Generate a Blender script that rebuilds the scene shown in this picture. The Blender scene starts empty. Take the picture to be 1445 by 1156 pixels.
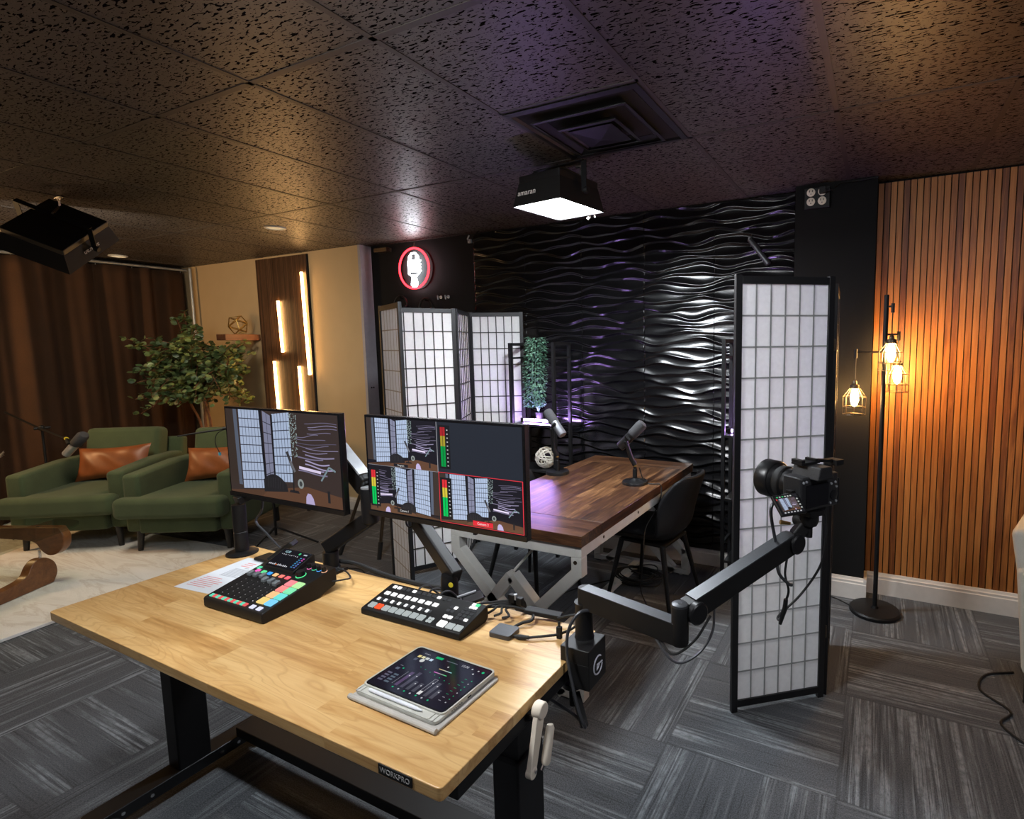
import bpy, math, random
import numpy as np
from mathutils import Vector, Matrix, Euler
random.seed(7)
PI = math.pi
sc = bpy.context.scene
COL = sc.collection

# ------------------------------------------------------------------ mesh builder
class MB:
    def __init__(s):
        s.v, s.f, s.m, s.c = [], [], [], []
        s.col = None
        s.mi = 0
        s.M = None
    def add(s, vs, fs):
        o = len(s.v)
        if s.M is not None:
            vs = [s.M @ Vector(p) for p in vs]
        s.v += [tuple(p) for p in vs]
        for f in fs:
            s.f.append([i + o for i in f]); s.m.append(s.mi); s.c.append(s.col)
        return s
    def bx(s, x0, y0, z0, x1, y1, z1):
        vs = [(x, y, z) for z in (z0, z1) for y in (y0, y1) for x in (x0, x1)]
        return s.add(vs, [(0, 2, 3, 1), (4, 5, 7, 6), (0, 1, 5, 4), (2, 6, 7, 3), (0, 4, 6, 2), (1, 3, 7, 5)])
    def cb(s, c, d, M=None):
        h = [k / 2 for k in d]
        vs = [(x * h[0], y * h[1], z * h[2]) for z in (-1, 1) for y in (-1, 1) for x in (-1, 1)]
        if M is not None: vs = [M @ Vector(p) for p in vs]
        vs = [Vector(p) + Vector(c) for p in vs]
        return s.add(vs, [(0, 2, 3, 1), (4, 5, 7, 6), (0, 1, 5, 4), (2, 6, 7, 3), (0, 4, 6, 2), (1, 3, 7, 5)])
    def bar(s, p0, p1, w, h, up=(0, 0, 1), w1=None, h1=None):
        p0, p1 = Vector(p0), Vector(p1); d = (p1 - p0).normalized()
        u = Vector(up); x = d.cross(u)
        if x.length < 1e-4: x = d.cross(Vector((0, 1, 0)))
        x.normalize(); z = x.cross(d)
        w1 = w if w1 is None else w1; h1 = h if h1 is None else h1
        vs = []
        for p, a, b in ((p0, w, h), (p1, w1, h1)):
            for i, j in ((-1, -1), (1, -1), (1, 1), (-1, 1)):
                vs.append(p + x * (i * a / 2) + z * (j * b / 2))
        return s.add(vs, [(3, 2, 1, 0), (4, 5, 6, 7), (0, 1, 5, 4), (1, 2, 6, 5), (2, 3, 7, 6), (3, 0, 4, 7)])
    def tube(s, pts, r, n=8, closed=False):
        pts = [Vector(p) for p in pts]; N = len(pts)
        rs = r if isinstance(r, (list, tuple)) else [r] * N
        vs, fs = [], []
        t0 = (pts[1] - pts[0]).normalized()
        a = t0.orthogonal().normalized()
        for i, p in enumerate(pts):
            if closed: t = (pts[(i + 1) % N] - pts[i - 1]).normalized()
            elif i == 0: t = t0
            elif i == N - 1: t = (pts[-1] - pts[-2]).normalized()
            else: t = ((pts[i + 1] - p).normalized() + (p - pts[i - 1]).normalized()).normalized()
            a = (a - t * a.dot(t)).normalized(); b = t.cross(a)
            for k in range(n):
                g = 2 * PI * k / n
                vs.append(p + (a * math.cos(g) + b * math.sin(g)) * rs[i])
        for i in range(N if closed else N - 1):
            j = (i + 1) % N
            for k in range(n):
                l = (k + 1) % n
                fs.append((i * n + k, i * n + l, j * n + l, j * n + k))
        if not closed:
            fs.append(tuple(range(n - 1, -1, -1))); fs.append(tuple((N - 1) * n + k for k in range(n)))
        return s.add(vs, fs)
    def lathe(s, prof, o=(0, 0, 0), axis=(0, 0, 1), n=24):
        ax = Vector(axis).normalized(); a = ax.orthogonal().normalized(); b = ax.cross(a); o = Vector(o)
        vs, fs = [], []
        for r, z in prof:
            for k in range(n):
                g = 2 * PI * k / n
                vs.append(o + ax * z + (a * math.cos(g) + b * math.sin(g)) * max(r, 1e-5))
        for i in range(len(prof) - 1):
            for k in range(n):
                l = (k + 1) % n
                fs.append((i * n + k, i * n + l, (i + 1) * n + l, (i + 1) * n + k))
        fs.append(tuple(range(n - 1, -1, -1))); fs.append(tuple((len(prof) - 1) * n + k for k in range(n)))
        return s.add(vs, fs)
    def prism(s, poly, z0, z1, M=None):
        n = len(poly)
        vs = [Vector((x, y, z0)) for x, y in poly] + [Vector((x, y, z1)) for x, y in poly]
        if M is not None: vs = [M @ p for p in vs]
        fs = [tuple(range(n - 1, -1, -1)), tuple(range(n, 2 * n))]
        fs += [(i, (i + 1) % n, n + (i + 1) % n, n + i) for i in range(n)]
        return s.add(vs, fs)
    def ball(s, c, r, n=12, sc3=(1, 1, 1)):
        vs, fs = [], []; m = n // 2
        for i in range(m + 1):
            th = PI * i / m
            for k in range(n):
                g = 2 * PI * k / n
                vs.append((c[0] + r * sc3[0] * math.sin(th) * math.cos(g), c[1] + r * sc3[1] * math.sin(th) * math.sin(g), c[2] + r * sc3[2] * math.cos(th)))
        for i in range(m):
            for k in range(n):
                l = (k + 1) % n
                fs.append((i * n + k, (i + 1) * n + k, (i + 1) * n + l, i * n + l))
        return s.add(vs, fs)
    def grid(s, P, nu, nv):
        vs = [P(i / nu, j / nv) for j in range(nv + 1) for i in range(nu + 1)]
        fs = [(j * (nu + 1) + i, j * (nu + 1) + i + 1, (j + 1) * (nu + 1) + i + 1, (j + 1) * (nu + 1) + i) for j in range(nv) for i in range(nu)]
        return s.add(vs, fs)
    def text(s, body, size, M, depth=0.0006, align='CENTER'):
        cu = bpy.data.curves.new('t', 'FONT'); cu.body = body; cu.size = size; cu.extrude = depth
        cu.align_x = align; cu.align_y = 'CENTER'
        ob = bpy.data.objects.new('t', cu)
        me = bpy.data.meshes.new_from_object(ob)
        s.add([M @ v.co for v in me.vertices], [tuple(p.vertices) for p in me.polygons])
        bpy.data.objects.remove(ob); bpy.data.meshes.remove(me); bpy.data.curves.remove(cu)
        return s

def mesh_obj(name, mb, mat, smooth=True, bevel=0, sub=0, solid=0, seg=2, off=(0, 0, 0), ang=35):
    me = bpy.data.meshes.new(name)
    o = Vector(off)
    me.from_pydata([tuple(Vector(p) - o) for p in mb.v], [], mb.f)
    for m in (mat if isinstance(mat, (list, tuple)) else [mat]): me.materials.append(m)
    me.polygons.foreach_set('material_index', mb.m)
    if any(c is not None for c in mb.c):
        at = me.color_attributes.new('Col', 'FLOAT_COLOR', 'CORNER')
        buf = []
        for p in me.polygons:
            c = mb.c[p.index] or (0.5, 0.5, 0.5)
            for _ in range(p.loop_total): buf += [c[0], c[1], c[2], 1.0]
        at.data.foreach_set('color', buf)
    if smooth:
        me.polygons.foreach_set('use_smooth', [True] * len(me.polygons))
        me.set_sharp_from_angle(angle=math.radians(ang))
    me.update()
    ob = bpy.data.objects.new(name, me); COL.objects.link(ob)
    if bevel:
        b = ob.modifiers.new('b', 'BEVEL'); b.width = bevel; b.segments = seg; b.limit_method = 'ANGLE'; b.angle_limit = 0.6
        b.harden_normals = bool(smooth)
    if solid:
        d = ob.modifiers.new('s', 'SOLIDIFY'); d.thickness = solid; d.offset = 0
    if sub:
        d = ob.modifiers.new('u', 'SUBSURF'); d.levels = sub; d.render_levels = sub
    return ob

def tag(o, label=None, cat=None, group=None, kind=None):
    if label: o['label'] = label
    if cat: o['category'] = cat
    if group: o['group'] = group
    if kind: o['kind'] = kind
    return o

def thing(name, label, cat, loc=(0, 0, 0), rz=0, group=None, rot=None):
    o = bpy.data.objects.new(name, None); COL.objects.link(o); o.empty_display_size = 0.05
    o.location = loc; o.rotation_euler = rot if rot is not None else (0, 0, rz)
    return tag(o, label, cat, group)

def part(t, name, mb, mat, world=False, label=None, **kw):
    """world=True: mesh written in room coordinates under an unrotated thing"""
    root = t
    while root.parent: root = root.parent
    ob = mesh_obj(name, mb, mat, off=root.location if world else (0, 0, 0), **kw)
    ob.parent = t
    if label: ob['label'] = label
    return ob

def solo(name, label, cat, mb, mat, group=None, **kw):
    xs = [p[0] for p in mb.v]; ys = [p[1] for p in mb.v]; zs = [p[2] for p in mb.v]
    o = ((min(xs) + max(xs)) / 2, (min(ys) + max(ys)) / 2, min(zs))
    ob = mesh_obj(name, mb, mat, off=o, **kw); ob.location = o
    return tag(ob, label, cat, group)

def struct(name, mb, mat, **kw):
    ob = mesh_obj(name, mb, mat, **kw); ob['kind'] = 'structure'
    return ob

def dup(o, parent=None):
    c = o.copy(); COL.objects.link(c)
    if parent: c.parent = parent
    for ch in list(o.children): dup(ch, c)
    return c

def bez(p0, p1, p2, p3, n=14):
    p0, p1, p2, p3 = map(Vector, (p0, p1, p2, p3)); out = []
    for i in range(n + 1):
        t = i / n; u = 1 - t
        out.append(p0 * u ** 3 + p1 * 3 * u * u * t + p2 * 3 * u * t * t + p3 * t ** 3)
    return out

def spline(pts, n=8):
    P = [Vector(p) for p in pts]; P = [2 * P[0] - P[1]] + P + [2 * P[-1] - P[-2]]; out = []
    for i in range(1, len(P) - 2):
        a, b, c, d = P[i - 1:i + 3]
        for k in range(n):
            t = k / n
            out.append(0.5 * ((2 * b) + (c - a) * t + (2 * a - 5 * b + 4 * c - d) * t * t + (3 * b - a - 3 * c + d) * t ** 3))
    out.append(P[-2]); return out

# ------------------------------------------------------------------ materials
class NT:
    def __init__(s, name):
        s.mat = bpy.data.materials.new(name); s.mat.use_nodes = True
        s.t = s.mat.node_tree; s.t.nodes.clear()
        s.out = s.t.nodes.new('ShaderNodeOutputMaterial')
    def n(s, typ, props=None, **inp):
        nd = s.t.nodes.new('ShaderNode' + typ)
        for k, v in (props or {}).items(): setattr(nd, k, v)
        for k, v in inp.items(): s.put(nd, k, v)
        return nd
    def put(s, nd, k, v):
        i = nd.inputs[int(k[1:])] if (k[0] == 'i' and k[1:].isdigit()) else nd.inputs[k.replace('_', ' ')]
        if isinstance(v, bpy.types.NodeSocket): s.t.links.new(v, i)
        elif isinstance(v, bpy.types.Node): s.t.links.new(v.outputs[0], i)
        else: i.default_value = v
    def math(s, op, a, b=None, c=None):
        kw = {'i0': a}
        if b is not None: kw['i1'] = b
        if c is not None: kw['i2'] = c
        return s.n('Math', {'operation': op}, **kw).outputs[0]
    def vec(s, x, y, z): return s.n('CombineXYZ', X=x, Y=y, Z=z).outputs[0]
    def xyz(s, what='Object'):
        if what == 'World': p = s.n('NewGeometry').outputs['Position']
        else: p = s.n('TexCoord').outputs[what]
        q = s.n('SeparateXYZ', i0=p); return q.outputs[0], q.outputs[1], q.outputs[2], p
    def noise(s, v, scale=5, detail=3, rough=.5, dist=0):
        return s.n('TexNoise', Vector=v, Scale=scale, Detail=detail, Roughness=rough, Distortion=dist).outputs['Fac']
    def ramp(s, fac, stops, interp='LINEAR'):
        nd = s.n('ValToRGB', Fac=fac); r = nd.color_ramp; r.interpolation = interp
        while len(r.elements) < len(stops): r.elements.new(0.5)
        for e, (p, c) in zip(r.elements, stops):
            e.position = p; e.color = (c[0], c[1], c[2], 1) if isinstance(c, (tuple, list)) else (c, c, c, 1)
        return nd.outputs[0]
    def mix(s, f, a, b, bt='MIX'):
        nd = s.n('Mix', {'data_type': 'RGBA', 'blend_type': bt}); s.put(nd, 'i0', f)
        for k, v in (('i6', a), ('i7', b)): s.put(nd, k, v if isinstance(v, (bpy.types.NodeSocket, bpy.types.Node)) else (*v, 1))
        return nd.outputs[2]
    def bump(s, h, strength=.3, dist=.01): return s.n('Bump', Strength=strength, Distance=dist, Height=h).outputs[0]
    def pbr(s, col, rough=.5, metal=0, normal=None, **kw):
        b = s.n('BsdfPrincipled', Roughness=rough, Metallic=metal)
        s.put(b, 'Base_Color', col if isinstance(col, (bpy.types.NodeSocket, bpy.types.Node)) else (*col, 1))
        if normal is not None: s.put(b, 'Normal', normal)
        for k, v in kw.items(): s.put(b, k, v)
        s.t.links.new(b.outputs[0], s.out.inputs[0]); return s.mat

def plain(name, col, rough=.5, metal=0, var=.12, scale=30, bump=0, stretch=(1, 1, 1), **kw):
    t = NT(name); x, y, z, p = t.xyz()
    v = t.n('VectorMath', {'operation': 'MULTIPLY'}, i0=p, i1=stretch).outputs[0]
    f = t.noise(v, scale, 4)
    c = t.ramp(f, [(.25, tuple(k * (1 - var) for k in col)), (.75, tuple(min(1, k * (1 + var)) for k in col))])
    return t.pbr(c, rough, metal, t.bump(f, bump, .004) if bump else None, **kw)

def glow(name, col, strength):
    t = NT(name)
    e = t.n('Emission', Color=(*col, 1), Strength=strength); t.t.links.new(e.outputs[0], t.out.inputs[0]); return t.mat

def display(name, strength=1.0):
    t = NT(name); c = t.n('VertexColor', {'layer_name': 'Col'})
    e = t.n('Emission', Color=c.outputs[0], Strength=strength)
    g = t.n('BsdfPrincipled', Roughness=.12); t.put(g, 'Base_Color', (.004, .004, .005, 1))
    a = t.n('AddShader', i0=e, i1=g); t.t.links.new(a.outputs[0], t.out.inputs[0]); return t.mat

def printed(name, rough=.6):
    t = NT(name); c = t.n('VertexColor', {'layer_name': 'Col'}); return t.pbr(c.outputs[0], rough)

def wood(name, stops, along='X', pw=.05, pl=.6, rough=.4, gscale=1.0, tone=.5, coat=0, rings=0):
    t = NT(name); x, y, z, p = t.xyz()
    a, b = {'X': (x, y), 'Y': (y, x), 'Z': (z, x)}[along]; c = {'X': z, 'Y': z, 'Z': y}[along]
    idx = t.math('FLOOR', t.math('DIVIDE', b, pw))
    w1 = t.n('TexWhiteNoise', {'noise_dimensions': '1D'}, W=idx).outputs['Value']
    li = t.math('FLOOR', t.math('DIVIDE', t.math('ADD', a, t.math('MULTIPLY', w1, pl * 3)), pl))
    w2 = t.n('TexWhiteNoise', {'noise_dimensions': '2D'}, Vector=t.vec(idx, li, 0)).outputs['Value']
    sh = t.math('MULTIPLY', w2, 40.0)
    v = t.vec(t.math('ADD', t.math('MULTIPLY', a, 2.2 * gscale), sh), t.math('MULTIPLY', b, 26 * gscale), t.math('MULTIPLY', c, 26 * gscale))
    g1 = t.noise(v, 1.0, 5, .6, 1.2)
    v2 = t.vec(t.math('ADD', t.math('MULTIPLY', a, 6 * gscale), sh), t.math('MULTIPLY', b, 160 * gscale), t.math('MULTIPLY', c, 160))
    g2 = t.noise(v2, 1.0, 3)
    f = t.math('ADD', t.math('MULTIPLY', g1, .62), t.math('MULTIPLY', g2, .25))
    f = t.math('ADD', f, t.math('MULTIPLY', t.math('SUBTRACT', w2, .5), tone * .5))
    col = t.ramp(f, stops)
    if rings:
        v3 = t.vec(t.math('ADD', t.math('MULTIPLY', a, 1.5), sh), t.math('MULTIPLY', b, 9), t.math('MULTIPLY', c, 9))
        ln = t.ramp(t.math('FRACT', t.math('MULTIPLY', t.noise(v3, 1.0, 2, .5, .8), 15.0)), [(0, 1), (.10, .15), (.28, 0), (.80, 0), (1, 1)])
        col = t.mix(t.math('MULTIPLY', ln, rings), col, (.40, .20, .06))
    return t.pbr(col, rough, 0, t.bump(g2, .12, .002), Coat_Weight=coat, Coat_Roughness=.24)

# carpet: 61 cm tiles laid quarter-turn, streaky grey loop pile
def carpet_mat():
    t = NT('carpet_tiles'); x, y, z, p = t.xyz('World'); P = .617
    u = t.math('DIVIDE', t.math('ADD', x, .078), P); v = t.math('DIVIDE', t.math('SUBTRACT', y, 2.497), P)
    i, j = t.math('FLOOR', u), t.math('FLOOR', v)
    par = t.math('FLOORED_MODULO', t.math('ADD', i, j), 2.0)
    inv = t.math('SUBTRACT', 1.0, par)
    s_ = t.math('ADD', t.math('MULTIPLY', par, x), t.math('MULTIPLY', inv, y))
    l_ = t.math('ADD', t.math('MULTIPLY', par, y), t.math('MULTIPLY', inv, x))
    w = t.n('TexWhiteNoise', {'noise_dimensions': '2D'}, Vector=t.vec(i, j, 0)).outputs['Value']
    off = t.math('MULTIPLY', w, 31.0)
    n1 = t.noise(t.vec(t.math('MULTIPLY', s_, 16), t.math('MULTIPLY', l_, .9), off), 1.0, 2, .5)
    n2 = t.noise(t.vec(t.math('MULTIPLY', s_, 95), t.math('MULTIPLY', l_, 2.2), off), 1.0, 3, .6)
    n3 = t.noise(p, 210, 2, .7)
    n4 = t.noise(t.vec(t.math('MULTIPLY', s_, 60), t.math('MULTIPLY', l_, 26), off), 1.0, 3, .7)
    st = t.math('MULTIPLY', t.ramp(n1, [(.46, 0), (.62, 1)]), t.ramp(n2, [(.44, 0), (.6, 1)]))
    st = t.math('MULTIPLY', st, t.ramp(n4, [(.3, .25), (.62, 1)]))
    dk = t.ramp(n2, [(.28, .35), (.42, 1)])
    base = t.mix(t.ramp(n3, [(.3, 0), (.7, 1)]), (.020, .022, .026), (.100, .106, .115))
    col = t.mix(st, base, (.25, .27, .285))
    col = t.mix(1.0, col, dk, 'MULTIPLY')
    fu, fv = t.math('FRACT', u), t.math('FRACT', v)
    ed = t.math('MINIMUM', t.math('MINIMUM', fu, t.math('SUBTRACT', 1.0, fu)), t.math('MINIMUM', fv, t.math('SUBTRACT', 1.0, fv)))
    col = t.mix(t.ramp(ed, [(.002, .45), (.008, 0)]), col, (.008, .008, .01))
    h = t.math('ADD', n3, st)
    return t.pbr(col, .92, 0, t.bump(h, .6, .006), Sheen_Weight=.08)

def ceiling_mat():
    t = NT('fissured_black_tile'); x, y, z, p = t.xyz('World')
    v = t.vec(t.math('MULTIPLY', x, 38), t.math('MULTIPLY', y, 118), 0)
    n1 = t.noise(v, 1.0, 1, .5, .6)
    n2 = t.noise(p, 160, 2, .6)
    n3 = t.noise(p, 130, 1)
    pit = t.math('MAXIMUM', t.ramp(n1, [(.588, 0), (.604, 1)]), t.ramp(n3, [(.67, 0), (.70, 1)]))
    col = t.mix(t.ramp(n2, [(.3, 0), (.7, 1)]), (.060, .049, .042), (.080, .066, .057))
    col = t.mix(pit, col, (.006, .005, .005))
    h = t.math('SUBTRACT', t.math('MULTIPLY', n2, .15), pit)
    return t.pbr(col, .42, 0, t.bump(h, .6, .004), Specular_IOR_Level=t.math('MULTIPLY', .55, t.math('SUBTRACT', 1.0, pit)))

def slat_mat(name, c0, c1, c2, pitch, x0, rough=.45):
    t = NT(name); x, y, z, p = t.xyz('World')
    i = t.math('FLOOR', t.math('DIVIDE', t.math('SUBTRACT', x, x0), pitch))
    w = t.n('TexWhiteNoise', {'noise_dimensions': '1D'}, W=i).outputs['Value']
    v = t.vec(t.math('MULTIPLY', x, 60), t.math('MULTIPLY', w, 50), t.math('ADD', t.math('MULTIPLY', z, 3.2), t.math('MULTIPLY', w, 90)))
    g = t.noise(v, 1.0, 5, .6, 1.0)
    f = t.math('ADD', t.math('MULTIPLY', g, .8), t.math('MULTIPLY', t.math('SUBTRACT', w, .5), .38))
    return t.pbr(t.ramp(f, [(.18, c0), (.42, c1), (.68, c2)]), rough, 0, t.bump(g, .15, .002))

def fabric(name, col, scale=260, rough=.95, var=.35, sheen=.25, bump=.5):
    t = NT(name); x, y, z, p = t.xyz()
    n = t.noise(p, scale, 3, .7); m = t.noise(p, 6, 3)
    f = t.math('ADD', t.math('MULTIPLY', n, .6), t.math('MULTIPLY', m, .4))
    c = t.ramp(f, [(.3, tuple(k * (1 - var) for k in col)), (.7, tuple(k * (1 + var) for k in col))])
    return t.pbr(c, rough, 0, t.bump(n, bump, .003), Sheen_Weight=sheen, Sheen_Roughness=.5)

def rug_mat():
    t = NT('rug_pile'); x, y, z, p = t.xyz()
    v = t.vec(t.math('MULTIPLY', x, .45), t.math('MULTIPLY', y, 1.9), 0)
    n = t.noise(v, 2.4, 6, .6, .9); n2 = t.noise(p, 190, 2)
    c = t.ramp(n, [(.34, (.68, .65, .59)), (.46, (.78, .75, .69)), (.50, (.66, .61, .54)), (.54, (.77, .74, .68)), (.7, (.82, .79, .74))])
    return t.pbr(c, .95, 0, t.bump(n2, .6, .006))

def paper_mat():
    t = NT('rice_paper'); x, y, z, p = t.xyz()
    n = t.noise(p, 60, 4)
    c = t.ramp(n, [(.3, (.90, .90, .90)), (.7, (.95, .95, .95))])
    d = t.n('BsdfDiffuse', Color=c); r = t.n('BsdfTranslucent', Color=c)
    m = t.n('MixShader', Fac=.42, i1=d, i2=r); t.t.links.new(m.outputs[0], t.out.inputs[0]); return t.mat

def glass_mat(name, tint=(.93, .96, .95)):
    t = NT(name)
    tr = t.n('BsdfTransparent', Color=(*tint, 1)); g = t.n('BsdfGlossy', Roughness=.02)
    f = t.math('MULTIPLY', t.n('Fresnel', IOR=1.5).outputs[0], t.math('SUBTRACT', 1.0, t.n('NewGeometry').outputs['Backfacing'])); m = t.n('MixShader', Fac=f, i1=tr, i2=g)
    t.t.links.new(m.outputs[0], t.out.inputs[0]); return t.mat

def leaf_mat(name, stops, rough=.5):
    t = NT(name); x, y, z, p = t.xyz()
    return t.pbr(t.ramp(t.noise(p, 9, 2), stops), rough)

m_carpet, m_ceil = carpet_mat(), ceiling_mat()
m_tbar = plain('ceiling_grid_paint', (.045, .037, .032), .5)
m_dark = plain('black_wall_paint', (.006, .0057, .0057), .8, scale=90, bump=.05, Specular_IOR_Level=.2)
m_beige = fabric('beige_wall_covering', (.55, .40, .22), 220, .85, .06, 0, .25)
m_white = plain('white_trim_paint', (.62, .58, .53), .45, var=.04)
m_grey_edge = plain('grey_edge_trim', (.36, .34, .37), .45, var=.05)
m_teak = slat_mat('teak_slats', (.15, .045, .010), (.35, .128, .028), (.47, .198, .052), .0333, -.033)
m_walnut_slat = slat_mat('walnut_slats', (.035, .015, .007), (.095, .045, .022), (.15, .08, .042), .0133, -5.76)
m_felt = plain('black_felt', (.006, .006, .006), .95)
m_wave = plain('black_lacquer', (.0035, .0035, .004), .19, var=.1)
m_desk = wood('rubberwood_desk', [(.22, (.34, .165, .05)), (.36, (.53, .30, .105)), (.47, (.62, .385, .155)), (.62, (.69, .46, .20)), (.8, (.74, .52, .25))], 'X', .085, .42, .34, .8, .30, .15, .42)
m_wal_y = wood('walnut_long_planks', [(.27, (.012, .005, .003)), (.40, (.050, .020, .009)), (.52, (.125, .056, .022)), (.66, (.33, .17, .075))], 'Y', .035, .55, .36, 2.0, .34, .4)
m_wal_x = wood('walnut_cross_planks', [(.27, (.016, .007, .004)), (.42, (.070, .029, .013)), (.54, (.14, .064, .027)), (.68, (.28, .14, .065))], 'X', .05, .7, .30, 2.0, .3, .3)
m_blackm = plain('black_powder_coat', (.006, .006, .0065), .48, Specular_IOR_Level=.3)
m_blackp = plain('black_plastic', (.0085, .0083, .0082), .5, Specular_IOR_Level=.3)
m_blacks = plain('black_satin_plastic', (.007, .007, .0075), .34)
m_rubber = plain('black_rubber', (.006, .006, .006), .7)
m_alu = plain('brushed_grey_aluminium', (.30, .31, .34), .38, .7, stretch=(1, 30, 30))
m_alud = plain('dark_anodised_aluminium', (.075, .078, .085), .4, .6, stretch=(1, 30, 30))
m_chrome = plain('chrome', (.75, .74, .74), .2, 1.0)
m_silver = plain('pale_silver', (.55, .57, .60), .35, .6)
m_whitem = plain('white_powder_coat', (.60, .60, .56), .45, var=.05)
m_cream = plain('cream_plastic', (.72, .64, .52), .5, var=.05)
m_green = fabric('green_chenille', (.064, .088, .038), 300, .95, .3, .06)
m_creamf = fabric('cream_linen', (.58, .54, .46), 320, .95, .12, .15)
m_leather = plain('tan_leather', (.26, .078, .022), .42, var=.25, scale=9, bump=.12)
m_rug, m_paper = rug_mat(), paper_mat()
m_curt = fabric('brown_velvet', (.040, .016, .005), 120, .95, .3, .0, .2)
m_frame = plain('black_stained_wood', (.008, .008, .009), .42, stretch=(8, 8, 1))
m_latt = plain('lattice_wood', (.016, .016, .015), .5)
m_lattg = plain('grey_lattice_shade', (.34, .35, .34), .7)  # shade of the dark lattice through paper, painted as grey bars
m_lattb = plain('beige_lattice_shade', (.46, .38, .29), .7)  # same lattice shade behind the paper, painted beige
m_walnut = wood('walnut_table_base', [(.2, (.07, .022, .007)), (.5, (.19, .072, .022)), (.8, (.29, .12, .04))], 'X', .3, 2.0, .35, .6, .1)
m_shelfw = wood('brown_shelf_wood', [(.2, (.06, .02, .008)), (.5, (.17, .065, .03)), (.8, (.24, .10, .05))], 'Y', .2, 2.0, .45, .6, .1)
m_glass = glass_mat('clear_glass', (.86, .91, .89))
m_screenblack = plain('screen_bezel', (.006, .006, .007), .25)
m_leaf = leaf_mat('eucalyptus_leaf', [(.35, (.035, .065, .022)), (.5, (.085, .13, .05)), (.66, (.20, .25, .07))], .45)
m_leafb = leaf_mat('blue_green_leaf', [(.35, (.05, .14, .085)), (.65, (.19, .36, .25))], .5)
m_bark = plain('brown_bark', (.14, .058, .022), .8, var=.4, scale=40, bump=.5)
m_gold = plain('brass_wire', (.45, .29, .09), .3, .9)
m_whitewire = plain('pale_wicker', (.58, .54, .46), .6)
m_pampas = plain('dried_pampas', (.55, .43, .28), .9, var=.3)
m_ceramic = plain('grey_ceramic', (.25, .24, .23), .4)
m_silverwall = plain('light_grey_metal', (.33, .35, .36), .35, .5)
m_prn = printed('printed_colour')
m_disp = display('lit_display', 1.0)
m_disp_hi = display('lit_button', 1.15)
m_gunmetal = plain('gunmetal', (.10, .075, .05), .35, .8)
m_yellow = plain('yellow_plastic', (.65, .52, .03), .5)

# emitters
e_panel = glow('light_panel_diffuser', (.88, .94, 1.0), 175)
e_panel2 = glow('left_light_panel_diffuser', (1.0, .90, .74), 48)
e_panel3 = glow('near_light_panel_diffuser', (.95, .97, 1.0), 108)
e_panel4 = glow('right_light_panel_diffuser', (.92, .93, 1.0), 56)
e_bar = glow('warm_light_bar', (1.0, .54, .19), 32)
e_red = glow('red_neon', (1.0, .02, .03), 8)
e_wneon = glow('white_neon', (.86, .93, 1.0), 30)
e_purple = glow('violet_light_bar', (.56, .33, 1.0), 240)
e_bulb = glow('filament_bulb', (1.0, .55, .18), 320)
e_down = glow('dim_downlight', (1.0, .72, .4), .7)
e_led = glow('indicator_blue', (.35, .6, 1.0), 3)

# ------------------------------------------------------------------ the room
HC = 2.491
struct('floor', MB().bx(-7.3, -2.5, -.1, 2.6, 3.9, 0), m_carpet, smooth=False)
struct('ceiling', MB().bx(-7.3, -2.5, HC, 2.6, 3.9, HC + .1), m_ceil, smooth=False)
b = MB()
for i in range(-10, 7):
    X = -1.404 + .6096 * i
    if -7.2 < X < 2.5: b.bx(X - .011, -2.5, HC - .0025, X + .011, 3.66, HC + .01)
for j in range(-3, 3):
    Y = 1.2624 + 1.2192 * j
    if -2.4 < Y < 3.6: b.bx(-7.2, Y - .011, HC - .0025, 2.5, Y + .011, HC + .01)
b.bx(-1.404, 1.861, HC - .0025, -.794, 1.883, HC + .01)
struct('trim_1', b, m_tbar, smooth=False)
struct('wall_back', MB().bx(-4.3, 3.662, 0, -.45, 3.8, HC), m_dark, smooth=False)
struct('wall_back_left', MB().bx(-7.2, 3.545, 0, -4.25, 3.8, HC), m_beige, smooth=False)
struct('trim_2', MB().bx(-4.275, 3.540, 0, -4.244, 3.662, HC), m_grey_edge, smooth=False)
struct('wall_back_pier', MB().bx(-.478, 3.53, 0, -.035, 3.8, HC), m_dark, smooth=False)
struct('wall_back_right', MB().bx(-.04, 3.69, 0, 2.6, 3.8, HC), m_dark, smooth=False)
struct('wall_left', MB().bx(-7.3, -2.5, 0, -7.16, 3.8, HC), m_dark, smooth=False)

def baseboard(name, x0, x1, y, h=.131, ret=None):
    # moulded profile swept along X, front face at y
    prof = [(0, 0), (0, h * .72), (.004, h * .76), (.004, h * .86), (.010, h * .9), (.014, h), (.022, h), (.022, 0)]
    bb = MB(); n = len(prof)
    bb.add([(x, y + py, pz) for x in (x0, x1) for py, pz in prof], [tuple(range(n)), tuple(range(2 * n - 1, n - 1, -1))] + [(i, n + i, n + (i + 1) % n, (i + 1) % n) for i in range(n)])
    if ret: bb.bx(*ret)
    return struct(name, bb, m_white, smooth=False)
baseboard('baseboard_back', -3.05, -.48, 3.640, .118)
baseboard('baseboard_pier', -.478, -.019, 3.508, .131)
baseboard('baseboard_right', -.019, 2.5, 3.640, .133, (-.035, 3.51, 0, -.018, 3.66, .131))
baseboard('baseboard_left', -7.1, -4.244, 3.523, .12)

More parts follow.
